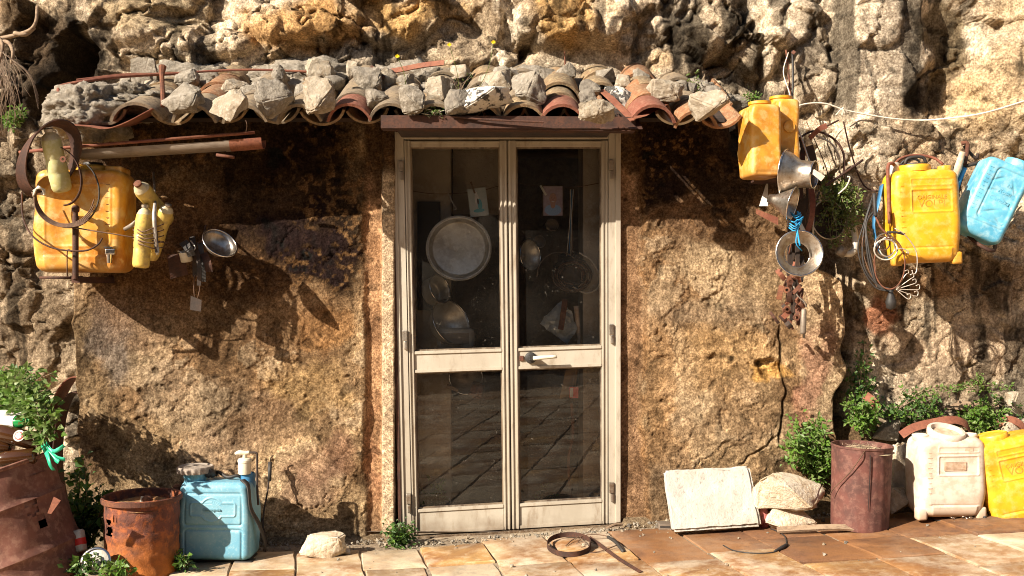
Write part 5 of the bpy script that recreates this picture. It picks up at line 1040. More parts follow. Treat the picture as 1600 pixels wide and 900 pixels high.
# big curved iron sheets leaning behind the drum
for k, (lab, rx, cx, m) in enumerate((('outer broad rusty hoop leaning against the left wall corner behind the drum', 46, 126, m_rust_r), ('inner dark rusty hoop leaning inside the broad one behind the drum', 32, 122, m_rust_d))):
    b = MB(); cy = 705+k*8; ry = 118-k*16; p0 = W(cx, 800, -.2); P = []
    for j in range(20): a = 2*math.pi*j/20; P.append(W(cx+rx*math.cos(a), cy+ry*math.sin(a), -.02-.05*math.sin(a)+.22)-p0)
    b.band(P, (0, 1, .0), .16-.04*k, .006, closed=True, sub=3); o = b.build('iron_hoop', m, None, 'auto'); o.location = p0; tag(o, lab, 'hoop')

t = thing('rusty_bucket', 'rust-eaten round bucket with orange lower side and torn hole, left of the blue sprayer', 'bucket', (W(222, 900, -.5).x, -.50, gz(W(222,900,-.5).x)-.01))
rB = .168; HB = .375
hole = lambda a, z: (abs(a-(1.5*math.pi-.68)) < .10+.05*math.sin(z*90)+.03*math.sin(z*210+1) and .21 < z < .29) or (abs(a-(1.5*math.pi-.38)) < .07 and .29+.01*math.sin(a*60) < z < .315)
prf = [(0,.0),(rB*.95,0),(rB*.96,.01)]+[(rB*(.955+.035*z_/HB)+.0025*math.sin(z_*70), float(z_)) for z_ in np.linspace(.02, HB-.03, 40)]+[(rB+.008,HB-.025),(rB+.010,HB-.018),(rB+.010,HB-.006),(rB+.004,HB),(rB-.004,HB-.004),(rB-.006,.1)]
b = MB(); b.lathe(prf, None, 120, skip=hole, jit=lambda a, z: .003*math.sin(2*a+1)+.0012*math.sin(17*a+z*60)); b.build('shell', m_bucket, t, 'auto')
b = MB()
for k in range(22): a = R(200+k*6.5); b.box(-.011, -.002, -.011, .011, .004, .011, Matrix.Translation(((rB+.011)*math.cos(a), (rB+.011)*math.sin(a), HB-.014)) @ Matrix.Rotation(a+math.pi/2, 4, 'Z'))
tag(b.build('crimped_tabs', m_rust, t), kind='stuff')
b = MB(); b.lathe([(0,.02),(.06,.012),(.11,.02),(rB-.004,.0)], axis((0,0,HB-.05), (0,0,1)), 40, jit=lambda a, z: .004*math.sin(4*a)); b.build('debris', mat('rust_flakes', (.34,.15,.05), (.12,.07,.035), (.45,.28,.12), 18, 70, .6, .95, bump=1, bsc=90, bdist=.01), t, True)
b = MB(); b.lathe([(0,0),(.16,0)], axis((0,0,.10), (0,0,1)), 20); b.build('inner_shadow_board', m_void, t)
b = MB(); b.box(-.06, -.06, HB-.04, -.005, -.052, HB+.0, Matrix.Rotation(.2, 4, 'Y'), b=.003); b.build('broken_hinge', m_alu, t)
lump('rusty_nut', Vector((.045, -.05, HB-.012)), .026, .024, .02, m_rust, t, 4, .2, 2)

# the faded blue sprayer
t = thing('backpack_sprayer', 'faded blue backpack sprayer with dusty screw lid and white pump, standing left of the door', 'sprayer', (W(343, 870, -.33).x, -.33, W(343, 869, -.33).z), (0, 0, R(-3)))
SW, SH, SD = S(118, -.42), S(122, -.42), .19
def rel(x, z):
    v = 0
    for cz, hh in ((SH*.66, SH*.20), (SH*.20, SH*.20)):
        v += rim(x, z, 0, cz, SW*.385, hh, .015, .005, -.006)
    e_ = min(sdf(x, z, 0, SH*.66, SW*.30, SH*.085, .012), math.hypot(x+.005, z-SH*.66)-SH*.15)
    v += .006*(1-sst_f(-.004, .004, e_))*.0+.0045*math.exp(-((e_)/.004)**2)
    r_ = math.hypot(x+.005, z-SH*.66)
    if r_ < SH*.125:
        a = math.atan2(z-SH*.66, x+.005)
        v += .0012 if abs(z-SH*.66) > .012 and (math.sin(a*26) > 0 if x > -.005 else math.sin((z)*520) > 0) and r_ > .01 else 0
    return v
tank('body', t, SW, SD, SH, m_blue, rel, rc=.035, rr=.03, prof=lambda k: (1.0-.07*sst_f(.55, 1, k)-.02*(1-sst_f(0, .1, k)), 1-.12*sst_f(.5, 1, k)), nf=100, nz=110, seed=12)
text('Campagnola', .018, (-.005, -SD/2-.003, SH*.66), m_blue, t, ext=.0006)
b = MB(); b.lathe([(.055,-.01),(.052,.0),(.060,.045),(.075,.05)], axis((-.12,0,SH), (0,0,1)), 34); b.build('filler_neck', m_blue_b, t, 'auto')
b = MB(); pr = [(.084,.035),(.086,.04),(.086,.06),(.082,.066),(.076,.062),(.07,.060),(.05,.064),(.03,.061),(0,.064)]; b.lathe(pr, axis((-.12,0,SH), (.0,0,1)), 72, jit=lambda a, z: (.002 if math.sin(a*18) > 0 else -.001) if z < .062 else 0); b.build('screw_lid', m_cap, t, 'auto')
b = MB(); b.lathe([(.034,-.03),(.036,.035),(.03,.042)], axis((.135,.02,SH-.01), (0,0,1)), 24); b.build('pump_base', m_blue_d, t, 'auto')
b = MB(); b.lathe([(.03,.04),(.031,.095),(.034,.098),(.034,.108),(.028,.115),(.01,.118),(.01,.135),(0,.136)], axis((.125,.0,SH-.01), (0,0,1)), 24); b.build('pump', m_cream, t, 'auto')
b = MB(); b.tube([(.08,-.01,SH+.127), (.1,-.005,SH+.133), (.13,0,SH+.13), (.15,0,SH+.135)], [.006,.012,.011,.008], 8); b.build('pump_lever', m_cream, t, True)
b = MB(); b.tube([(.15,0,SH+.133), (.178,0,SH+.132), (.186,0,SH+.11), (.187,-.0,SH-.04), (.195,-.01,SH-.12)], .0055, 8); b.build('link_rod', m_charcoal, t, True)
b = MB(); b.band([(.13,-.05,SH+.01), (.165,-.07,SH-.02), (.18,-.08,SH-.12), (.21,-.05,SH-.2), (.225,0,SH-.3), (.215,.03,.03)], (0,1,.2), .03, .006); b.build('strap', m_black, t, True)
b = MB(); b.tube([(-.04,.06,SH+.01), (-.02,.04,SH+.03), (.04,.0,SH+.012), (.09,.0,SH+.02), (.11,.02,SH)], .008, 8); b.tube([(-.055,-.01,SH+.02), (-.04,-.02,SH+.045), (-.03,.0,SH+.02)], .016, 8); b.build('hose', m_black, t, True)
b = MB(); b.box(-.17, -.05, -.03, .17, .07, .005, b=.01); b.box(-.12+.22, -.09, -.03, .19, -.02, .0, b=.008); b.build('base', m_black, t, True)
t = thing('spray_lance', 'thin black spray lance leaning on the wall behind the blue sprayer', 'lance', W(414, 858, -.2)); o0 = t.location
b = MB(); b.tube([W(415,862,-.24)-o0, W(411,812,-.17)-o0, W(418,768,-.12)-o0, W(421,735,-.08)-o0], .005, 6); b.tube([W(408,810,-.2)-o0, W(418,850,-.22)-o0], .004, 6, sub=1); b.build('tube', m_charcoal, t, True)
b = MB(); b.tube([W(421,752,-.1)-o0, W(422,722,-.07)-o0], [.009,.0105], 10, sub=2); b.build('grip', m_black, t, True)
b = MB(); b.tube([W(422,722,-.07)-o0, W(423,716,-.07)-o0, W(427,711,-.08)-o0], .003, 6); b.build('trigger', m_charcoal, t, True)
bottle('old cream plastic bottle squeezed between the rusty bucket and the blue sprayer', W(276, 868, -.3), W(277, 762, -.3), .075, mat('orange_stained_plastic', (.72,.55,.33), (.7,.36,.1), None, 9, rough=.5, bump=.2), m_rust, neck=.22)
# reflector lamp bowl on the ground
t = thing('headlamp', 'old glass-fronted steel headlamp lying among weeds beside the rusty bucket', 'lamp', (W(150, 878, -.72).x, -.72, W(150, 878, -.72).z), Vector((.15, -1, .35)).to_track_quat('Z', 'Y').to_euler())
b = MB(); b.lathe([(0,-.06),(.04,-.05),(.058,-.02),(.062,.0),(.062,.008)], None, 30); b.build('shell', m_steel, t, True)
b = MB(); b.lathe([(0,.010),(.035,.009),(.056,.004)], None, 30); b.build('lens', m_alu, t, True)
b = MB(); b.lathe([(0,.016),(.018,.014),(.02,.009)], axis((.0,-.008,0), (0,0,1)), 18); b.build('bulb_cap', m_paper, t, True)
b = MB(); b.lathe([(.056,.0),(.066,.002),(.066,.01),(.056,.01)], None, 30); b.build('rim', m_steel_b, t, True)
t = thing('soda_can', 'crushed pale tin standing in the weeds behind the headlamp', 'can', W(127, 862, -.62), (R(-14), R(-16), 0))
b = MB(); b.lathe([(0,0),(.02,0),(.026,.01),(.026,.09),(.02,.1),(0,.1)], None, 20, jit=lambda a, z: .002*math.sin(5*a)); b.build('body', m_alu, t, True)
b = MB(); b.lathe([(.0265,.03),(.0265,.06)], None, 20, jit=lambda a, z: .002*math.sin(5*a)); b.build('label', m_red, t, True)

# ------------------------------------------------------------ on the ground, middle
g0 = W(893, 852, -.3); ga = lambda px, py, dz=0: Vector((W(px, py, gy(px, py)).x, gy(px, py), W(px, py, gy(px, py)).z+dz))
t = thing('metal_strap', 'coiled rusty metal strap lying on the paving before the door, its tail running forward', 'strap', ga(893, 860)); o0 = t.location
P = []
for k in range(22):
    a = R(-20+k*19.0); P.append(ga(889+34*math.cos(a), 858+15*math.sin(a), .016+.0006*k)-o0)
b = MB(); b.band(P, (0,0,1), .024, .002, sub=3); b.build('coil', m_rust_d, t, 'auto')
b = MB(); b.band([ga(921,846,.02)-o0, ga(940,858,.014)-o0, ga(968,878,.012)-o0, ga(1001,896,.006)-o0], lambda u: (.6, -.3, .5-.3*u), .016, .002); b.build('tail', m_rust_d, t, 'auto')
t = thing('cable_pull', 'thin cable with a black grip lying across the rusty strap tail', 'cable', ga(930, 858)); o0 = t.location
b = MB(); b.tube([ga(884,856,.01)-o0, ga(898,848,.02)-o0, ga(925,846,.035)-o0, ga(953,848,.03)-o0], .0025, 6); b.tube([ga(905,866,.005)-o0, ga(935,866,.012)-o0, ga(960,860,.02)-o0, ga(966,857,.02)-o0], .0025, 6); b.build('wire', m_wire, t, True)
b = MB(); b.tube([ga(950,848,.028)-o0, ga(962,855,.024)-o0, ga(974,866,.012)-o0], .008, 8); b.build('grip', m_black, t, True)
for k, q in enumerate(([(898,850),(906,842),(918,838),(926,832)], [(900,856),(912,852),(930,856)], [(906,846),(916,858),(908,862)])):
    b = MB(); b.tube([ga(x, y_, .02)-o0 for x, y_ in q], .002, 5); b.build('twig', m_twig, t, True)
rodthing('wooden_stick', 'short pale stick at the right foot of the door', 'stick', [(948,826,-.12),(960,820,-.1),(972,819,-.08)], .008, m_wood)
# white slab leaning on the wall
o0 = W(1112, 828, -.30); t = thing('limestone_slab', 'white rectangular limestone slab leaning against the wall', 'slab', o0)
cs = [(1050,831,-.35),(1190,822,-.35),(1170,728,-.2),(1036,735,-.2)]
bm = bmesh.new(); fr_ = [bm.verts.new(W(*c_)-o0) for c_ in cs]; bk = [bm.verts.new(W(*c_)-o0+Vector((.02,.085,-.028))) for c_ in cs]
bm.faces.new(fr_); bm.faces.new(bk[::-1])
for i in range(4): bm.faces.new((fr_[i], bk[i], bk[(i+1) % 4], fr_[(i+1) % 4]))
bmesh.ops.recalc_face_normals(bm, faces=bm.faces[:]); bmesh.ops.bevel(bm, geom=bm.edges[:], offset=.012, segments=3, affect='EDGES'); bmesh.ops.triangulate(bm, faces=bm.faces[:])
for _ in range(6): bmesh.ops.subdivide_edges(bm, edges=[e for e in bm.edges if e.calc_length() > .02], cuts=1); bmesh.ops.triangulate(bm, faces=[f for f in bm.faces if len(f.verts) > 3])
bm.normal_update()
for v in bm.verts: v.co += v.normal*(.006*mno.fractal(v.co*9, 1, 2, 5)+.003*mno.noise(v.co*50))
me = bpy.data.meshes.new('slab_block'); bm.to_mesh(me); bm.free(); me.shade_smooth(); me.set_sharp_from_angle(angle=R(60)); link('slab_block', me, m_slab, t)
t = thing('plastic_box', 'small blue-grey box on the ground at the left foot of the white slab', 'box', W(1038, 826, -.16)); b = MB(); b.box(-.032, -.03, 0, .03, .03, .032, b=.004); b.build('box_body', m_zinc, t); b = MB(); b.box(-.026, -.031, .012, .024, -.0305, .02); b.build('lid_line', m_black, t)
o = lump('pink_rag', W(1193, 808, -.26), .035, .03, .06, mat('pink_cloth', (.4,.13,.12), (.25,.08,.07), None, 12, rough=.9, bump=.4), None, 12, .3, 4); tag(o, 'faded pink rag stuffed between white slab and stone pile', 'rag')
# maroon bucket
xb = W(1345, 812, -.38).x; t = thing('rusty_bucket', 'maroon rusted bucket filled with dry straw, right of the stone pile', 'bucket', (xb, -.36, gz(xb)+.002), (0, R(2), 0))
rB = .142; HB = .40
prf = [(0,.0),(rB*.93,0),(rB*.94,.008)]+[(rB*(.94+.055*z_/HB), float(z_)) for z_ in np.linspace(.015, HB-.012, 30)]+[(rB+.003,HB-.01),(rB+.004,HB),(rB-.003,HB),(rB-.005,.2)]
b = MB(); b.lathe(prf, None, 90, jit=lambda a, z: (.006*math.sin(2*a+.5)+.002*math.sin(9*a))*sst_f(.2, .4, z)+.0008*math.sin(21*a)); b.build('shell', m_bucket_r, t, 'auto')
b = MB(); b.lathe([(0,.01),(.05,.02),(.09,.008),(rB-.004,.0)], axis((.01,0,HB-.03), (0,0,1)), 40, jit=lambda a, z: .005*math.sin(7*a)); b.build('straw', m_sand, t, True)
b = MB()
for k in range(60): a = random.uniform(0, 6.28); r_ = random.uniform(0, .1); p = Vector((r_*math.cos(a), r_*math.sin(a), HB-.012)); q = p+Vector((random.uniform(-.04,.04), random.uniform(-.04,.04), random.uniform(0,.02))); b.tube([p, q], .0012, 3, sub=1)
tag(b.build('straw_stalks', m_twig, t), kind='stuff')
b = MB(); b.tube([(-.012,-rB-.002,HB-.03), (-.010,-rB-.003,HB-.12), (-.012,-rB-.001,HB-.29)], [.0025,.0025,.0012], 5); b.build('crack', m_void, t)
b = MB(); b.tube([(-.02,-rB+.02,HB+.005), (-.06,-rB-.01,HB-.04), (-.10,-rB+.02,HB-.12), (-.15,-.07,HB-.2), (-.165,-.05,HB-.24)], .0025, 5); b.build('bail_wire', m_wire, t, True)
# rusty curved band behind the tanks
rodthing('iron_band', 'curved rusty iron band arched behind the milky canister', 'band', [(1408,680,-.12),(1428,668,-.12),(1460,660,-.12),(1490,656,-.12),(1510,664,-.1),(1520,684,-.06)], 0, m_rust_r, flat=((0,.5,1), .042, .005))
rodthing('iron_band', 'shorter rusty iron band on the bank behind the leaning yellow tank', 'band', [(1556,662,-.02),(1580,656,-.04),(1600,668,-.05),(1612,690,-.04)], 0, m_rust_r, flat=((0,.5,1), .04, .005))
rodthing('board', 'grey weathered board lying on the weedy bank behind the tanks', 'board', [(1448,630,.12),(1500,634,.1),(1560,640,.08)], 0, m_wood, flat=((0,.4,1), .05, .02))
rodthing('tile_shard', 'red tile shard sticking out of the climbing weeds', 'shard', [(1352,618,-.02),(1362,626,-.04),(1372,638,-.06)], 0, m_rust_r, flat=((.5,.2,1), .045, .012))
rodthing('driftwood_stick', 'dark flat stick lying on the paving below the maroon bucket', 'stick', [(1214,828,-.42),(1250,826,-.44),(1290,824,-.46),(1330,825,-.46),(1358,832,-.48)], 0, m_wood, flat=((0,.8,.5), .03, .012))
P = [(1130,854),(1146,862),(1172,866),(1200,866),(1216,862),(1228,852),(1226,840),(1214,832),(1204,828)]
p0 = ga(1180, 860); b = MB(); b.tube([ga(x, y_, .006)-p0 for x, y_ in P], .003, 6); o = b.build('cable_offcut', m_black, None, True); o.location = p0; tag(o, 'thin black cable curved on the brown paving before the stone pile', 'cable')
p0 = ga(1222, 858); b = MB(); b.tube([ga(1210,864,.008)-p0, ga(1222,859,.01)-p0, ga(1230,853,.008)-p0], [.004,.010,.007], 8); o = b.build('cable_grip', m_black, None, True); o.location = p0; tag(o, 'black sleeve at the end of the curved cable', 'grip')
p0 = ga(1500, 812); b = MB(); b.tube([ga(x, y_, .006)-p0 for x, y_ in ((1440,812),(1480,816),(1520,817),(1536,812))], .0025, 6); b.tube([ga(1538,812,.01)-p0, ga(1546,803,.012)-p0], .007, 8, sub=2); b.tube([ga(1545,804,.012)-p0, ga(1530,794,.02)-p0, ga(1522,788,.03)-p0], .002, 5); o = b.build('wire_tool', m_black, None, True); o.location = p0; tag(o, 'thin wire with black grip lying before the milky tank', 'tool')
p0 = ga(1492, 812); b = MB()
for k in range(12): x_, y_ = 1482+random.uniform(0, 36), 810+random.uniform(-3, 4); b.tube([ga(x_, y_, .006)-p0, ga(x_+random.uniform(-10,12), y_+random.uniform(-3,3), .02)-p0, ga(x_+random.uniform(-10,14), y_+random.uniform(-3,3), .008)-p0], .003, 5)
o = b.build('foil_scrap', m_steel_b, None, True); o.location = p0; tag(o, 'crumpled silvery foil scrap before the milky tank', 'foil')

# ------------------------------------------------------------ behind the glass
def hang(name, label, cat, c, rot=(0, 0, 0)): return thing(name, label, cat, c, rot)
TRr = S(50, .10)
t = thing('round_tray', 'large round dull metal tray hanging behind the left door pane', 'tray', W(717, 388, .10), Vector((.03, -1, .06)).to_track_quat('Z', 'Y').to_euler())
b = MB(); b.lathe([(0,-.02),(TRr*.80,-.02),(TRr*.84,-.018),(TRr*.93,.012),(TRr*.96,.014),(TRr*1.0,.012)], None, 64); b.build('dish', m_pan_in, t, True)
b = MB(); b.tube([(TRr*math.cos(2*math.pi*k/48), TRr*math.sin(2*math.pi*k/48), .012) for k in range(48)], .005, 6, closed=True, sub=1); b.build('rim', m_alu, t, True)
def pot(label, px, py, y, ax, r_, h_, name='steel_pot', cat='pot', m=m_pan_in):
    return pan(label, W(px, py, y), ax, [(0,0),(r_*.9,0),(r_*.98,.01),(r_,.03),(r_,h_),(r_*1.06,h_+.004)], m, 40, name, cat, .004)
pot('small steel pot hanging lower left of the round tray', 672, 458, .22, (.75,-.55,.3), .075, .07)
pan('tilted steel basin hanging below the round tray', W(697, 508, .2), (.6,-.55,.35), [(0,-.06),(.06,-.06),(.1,-.02),(.125,.03),(.13,.045)], m_pan_in, 44, 'steel_basin', 'basin')
t = thing('metal_box', 'dull square tin hanging lowest behind the left pane', 'tin', W(713, 546, .2)); b = MB(); b.box(-.105, -.03, 0, .1, .04, .115, b=.03); b.build('tin_body', m_alu, t, True); b = MB(); b.box(-.08, -.033, .03, .07, -.03, .09, b=.001); b.build('panel', m_zinc, t)
pan('steel ladle bowl hanging at the left of the right pane', W(822, 400, .2), (.75,-.65,.1), [(0,-.02),(.05,-.015),(.075,.01),(.085,.03)], m_pan_in, 36, 'ladle_bowl', 'bowl')
for k, (px, py, nm) in enumerate(((862, 352, 'upper'), (842, 378, 'lower'))):
    pan('%s of the small dark cans hanging below the photo card' % nm, W(px, py, .35), (.3,-1,.2), [(0,-.04),(.03,-.04),(.032,0),(.034,.01)], m_zinc, 24, 'small_can', 'can', .003, m_zinc)
# photo cards on a string
P = [(636,297,.14),(680,303,.15),(740,300,.15),(782,290,.14),(806,286,.14),(850,292,.14),(900,292,.15),(942,285,.14)]
p0 = W(*P[0]); b = MB(); b.tube([W(*p)-p0 for p in P], .002, 5); o = b.build('hanging_line', m_wire, None, True); o.location = p0; tag(o, 'thin line strung behind the door glass holding the cards', 'line')
def card(label, cx, cy, w_, h_, ang, y=.13): return thing('photo_card', label, 'card', W(cx, cy, y), (0, ang, 0))
t = card('photo card of a white figure clipped askew behind the left pane', 747, 316, 30, 46, R(-7)); w_, h_ = S(29, .13), S(44, .13)
b = MB(); b.box(-w_/2, 0, -h_/2, w_/2, .0008, h_/2); b.build('sheet', mat('card_grey', (.42,.46,.42), (.5,.52,.46), None, 30, rough=.6, bump=0), t)
def disc(par, name, cx, cz, rx, rz, m, yy): b = MB(); b.add([(cx+rx*math.cos(2*math.pi*k/20), yy, cz+rz*math.sin(2*math.pi*k/20)) for k in range(20)], [tuple(range(20))]); return b.build(name, m, par, fix=False)
m_cy = mat('card_teal', (.12,.38,.42), rough=.6, bump=0); m_dk = mat('card_dark', (.06,.06,.07), rough=.6, bump=0); m_skin = mat('card_skin', (.5,.28,.2), (.4,.2,.14), None, 200, rough=.6, bump=0); m_shirt = mat('card_shirt', (.2,.33,.55), (.3,.42,.6), None, 300, rough=.6, bump=0)
disc(t, 'printed_figure', -.004, .012, .012, .035, m_paper, -.0004); disc(t, 'printed_figure', -.008, .05, .008, .009, m_paper, -.0006); disc(t, 'printed_figure', .008, -.012, .012, .03, m_cy, -.0008); disc(t, 'printed_figure', -.0, -.045, .03, .01, m_cy, -.001); disc(t, 'printed_figure', .0, .004, .005, .016, m_dk, -.0012)
b = MB(); b.box(-.006, -.012, .05, .004, .01, .115, Matrix.Rotation(R(-12), 4, 'Y')); b.build('clothes_peg', m_wood, t)
t = card('photo card showing a smiling person in a blue shirt, pegged behind the right pane', 864, 314, 31, 46, 0); w_, h_ = S(30, .13), S(46, .13)
b = MB(); b.box(-w_/2, 0, -h_/2, w_/2, .0008, h_/2); b.build('sheet', mat('card_mauve', (.42,.33,.34), (.34,.24,.26), None, 40, rough=.6, bump=0), t)
disc(t, 'printed_shirt', 0, -.048, .045, .03, m_shirt, -.0004); disc(t, 'printed_neck', .0, -.02, .013, .02, m_skin, -.0006); disc(t, 'printed_head', 0, .012, .0195, .029, m_skin, -.0008)
disc(t, 'printed_hair', 0, .036, .015, .006, mat('card_hair', (.3,.24,.22), rough=.7, bump=0), -.0006); disc(t, 'printed_eye', -.008, .016, .003, .0015, m_dk, -.001); disc(t, 'printed_eye', .008, .016, .003, .0015, m_dk, -.001); disc(t, 'printed_nose', 0, .007, .003, .005, mat('card_shade', (.36,.17,.13), rough=.7, bump=0), -.001); disc(t, 'printed_mouth', 0, -.004, .008, .0022, m_paper, -.001)
b = MB(); b.box(-.022, -.012, .045, -.012, .01, .105, Matrix.Rotation(R(-30), 4, 'Y')); b.build('clothes_peg', m_cream, t)
# bundle and bag behind the right pane
t = thing('cord_bundle', 'hanging bundle of dark cords and cables behind the right pane', 'bundle', W(893, 425, .22)); o0 = t.location
lump('bundle_core', Vector((0,0,0)), .085, .06, .10, m_charcoal, t, 31, .4, 4, 4)
for k in range(16):
    a = random.uniform(0, 6.28); rr_ = random.uniform(.05, .1); b = MB(); ph = random.uniform(0, 6.28)
    b.tube([(rr_*math.cos(q*.9+ph)*1.1, -.04+.03*math.sin(q+a)-.01, .9*rr_*math.sin(q*.9+ph)-.02) for q in range(7)], random.choice((.0025, .004)), 5); b.build('cord', random.choice((m_wire, m_twig, m_rust, m_charcoal)), t, True)
for x_, m in ((-8, m_cord), (-4, m_blue_d), (0, m_cord), (4, m_wire)):
    b = MB(); b.tube([W(896+x_*.6,296,.15)-o0, W(893+x_*.3,340,.18)-o0, W(892+x_*.8,400,.2)-o0], .0022, 5); b.build('cord', m, t, True)
b = MB(); b.tube([W(860+70*math.cos(R(a_))*.5+14, 432-38*math.sin(R(a_)), .16)-o0 for a_ in range(-20, 200, 20)], .003, 5); b.build('cord', m_twig, t, True)
b = MB(); b.tube([W(x, y_, .16)-o0 for x, y_ in ((905,395),(925,408),(936,430),(934,450),(915,458),(895,448))], .005, 6); b.build('cord', m_cord, t, True)
t = thing('plastic_bag', 'clear grey plastic bag hanging below the cord bundle', 'bag', W(875, 505, .2)); o0 = t.location
bm = bmesh.new(); pts2 = [(844,505,.2),(858,488,.19),(876,470,.2),(892,485,.18),(902,515,.18),(886,538,.19),(868,524,.16),(874,500,.15),(885,510,.24)]
for p in pts2: bm.verts.new(W(*p)-o0)
bmesh.ops.convex_hull(bm, input=bm.verts[:]); bmesh.ops.subdivide_edges(bm, edges=bm.edges[:], cuts=3, use_grid_fill=True); bmesh.ops.triangulate(bm, faces=bm.faces[:])
for v in bm.verts: v.co += Vector((.012*mno.noise(v.co*40), .014*mno.noise(v.co*45+Vector((3,0,0))), .012*mno.noise(v.co*40+Vector((9,0,0)))))
me = bpy.data.meshes.new('bag_film'); bm.to_mesh(me); bm.free(); link('bag_film', me, mat('bag_film', (.42,.45,.45), (.25,.27,.28), None, 20, rough=.25, bump=.2), t)
b = MB(); b.band([W(883,468,.13)-o0, W(880,490,.12)-o0, W(876,515,.13)-o0], (1,-.2,.2), .03, .006); b.build('rusty_blade', m_rust, t)
b = MB(); b.tube([W(900,478,.2)-o0, W(903,510,.2)-o0, W(905,545,.2)-o0], [.014,.012,.01], 8); b.build('pink_tube', m_tanned, t, True)
# lower panes: sieve, paper bag with red packet
pan('round sieve with wooden handle hanging at the top of the lower left pane', W(728, 590, .25), (.1,-1,.05), [(0,-.03),(.05,-.028),(.085,0),(.09,.008)], m_zinc, 36, 'hanging_sieve', 'sieve')
rodthing('tool_handle', 'pale wooden handle poking left of the hanging sieve', 'handle', [(698,603,.2),(706,606,.2),(716,610,.2)], .011, m_wood)
pan('rusty tin can hanging right of the sieve', W(748, 600, .24), (-.3,-.4,-.9), [(0,0),(.035,0),(.036,.07)], m_rust, 24, 'rusty_tin', 'tin', .003, m_rust)
t = thing('paper_sack', 'brown paper sack hanging behind the lower right pane', 'sack', W(885, 622, .16)); o0 = t.location
b = MB(); b.hexa([W(x, y_, yy)-o0 for x, y_, yy in ((874,624,.16),(892,616,.12),(898,612,.2),(880,620,.22),(884,578,.18),(900,576,.16),(904,576,.18),(888,578,.2))]); b.build('sack_body', mat('brown_paper', (.34,.22,.11), (.24,.15,.08), None, 20, rough=.9, bump=.4), t)
t = thing('red_packet', 'small red and white packet tucked beside the paper sack', 'packet', W(896, 613, .12)); b = MB(); b.box(-.022, -.01, -.03, .026, .012, .03, b=.002); b.build('packet_body', m_red, t); b = MB(); b.box(-.020, -.0115, -.026, -.002, -.0105, .024); b.build('white_panel', m_paper, t)
rodthing('hanging_chain', 'rusty chain strip hanging inside behind the lower right pane', 'chain', [(893,630,.2),(895,680,.2),(888,720,.2),(893,790,.2)], .008, m_rust)
rodthing('curved_hook', 'thin steel hook hanging above the round tray', 'hook', [(700,302,.15),(708,318,.14),(713,326,.14),(709,328,.14)], .003, m_wire_w)
# ------------------------------------------------------------ plants
prn = random.Random(21)
def leaf_geo(b, p, d, up, L_, w_, fold=.25, mi=0):
    d = d.normalized(); s = d.cross(up)
    if s.length < 1e-4: s = d.orthogonal()
    s.normalize(); n_ = s.cross(d)
    b.add([p, p+d*L_*.45+s*w_/2+n_*fold*w_, p+d*L_-n_*L_*.12, p+d*L_*.45-s*w_/2+n_*fold*w_, p+d*L_*.5-n_*.02*L_], [(0,1,4),(1,2,4),(2,3,4),(3,0,4)], mi)
def shrub(name, label, cat, base, stems, m, leafL=.022, per=26, m_stem=m_twig, spread=.018, group=None, aspect=.55, light=(-.6, -.7, .6), r0=.003):
    """stems: lists of world points; leaves in clusters along each"""
    t = thing(name, label, cat, base, group=group); bs = MB(); bl = MB(); o0 = Vector(base)
    for st in stems:
        P = curve([Vector(p)-o0 for p in st], 5); bs.tube(P, [r0, r0*.4], 4, sub=1)
        for i in range(per):
            u = prn.uniform(.12, 1)**.8; k = min(int(u*(len(P)-1)), len(P)-2); f = u*(len(P)-1)-k; c = P[k].lerp(P[k+1], f)
            d = Vector((prn.gauss(0, 1), prn.gauss(-.5, 1), prn.gauss(.25, .8))); 
            if d.length < .1: continue
            q = c+d.normalized()*abs(prn.gauss(0, spread)); up = Vector((prn.gauss(-.4, .6), prn.gauss(-.6, .6), prn.gauss(.8, .5)))
            s_ = leafL*prn.uniform(.5, 1.3); leaf_geo(bl, q, d, up, s_, s_*aspect*prn.uniform(.8, 1.2), mi=0 if prn.random() < .68 else 1)
    bs.build('stem', m_stem, t, fix=False); tag(bl.build('foliage', [m, {'bright_leaf': m_leaf_p, 'dark_leaf': m_leaf, 'olive_leaf': m_leaf_p, 'pale_leaf': m_leaf}.get(m.name, m_leaf_o)], t, fix=False), kind='stuff'); return t
def fan(cx, cy, rx, ry, n_, y0, y1, bx=None, by=None, up=.6):
    """stems growing from (bx,by) to random points in an ellipse of photo pixels, given depths"""
    out = []
    for i in range(n_):
        a = prn.uniform(0, 6.28); r_ = math.sqrt(prn.random())*(1.35 if prn.random() < .22 else .95); ex = cx+rx*r_*math.cos(a); ey = cy+ry*r_*math.sin(a)
        sx = (bx if bx is not None else cx)+prn.uniform(-8, 8); sy = (by if by is not None else cy+ry)+prn.uniform(-4, 4)
        ye = prn.uniform(y0, y1); mx_, my_ = (sx+ex)/2+prn.uniform(-8, 8), (sy+ey)/2-prn.uniform(0, 14)*up
        out.append([W(sx, sy, y1), W(mx_, my_, (ye+y1)/2), W(ex, ey, ye)])
    return out
shrub('leafy_shrub', 'bright green leafy shrub against the wall above the stone pile', 'shrub', W(1285, 745, -.1), fan(1262, 690, 46, 52, 46, -.25, -.02, 1280, 745), m_leaf, .032, 34)
shrub('rock_shrub', 'olive green small-leaved shrub hanging from the rock right of the dark pan', 'shrub', W(1310, 290, .05), fan(1315, 335, 42, 62, 60, -.22, .0, 1308, 290, 0), m_leaf_o, .020, 42)
shrub('climbing_weed', 'green weed climbing the gap at the right corner of the hut', 'weed', W(1345, 660, .1), fan(1348, 590, 26, 62, 34, -.05, .2, 1350, 660), m_leaf_d, .026, 40)
shrub('climbing_weed', 'bright leaved weed at the foot of the hut corner, left of the pale round stone', 'weed', W(1350, 670, -.02), fan(1345, 640, 34, 28, 22, -.15, .0, 1352, 672), m_leaf, .026, 34)
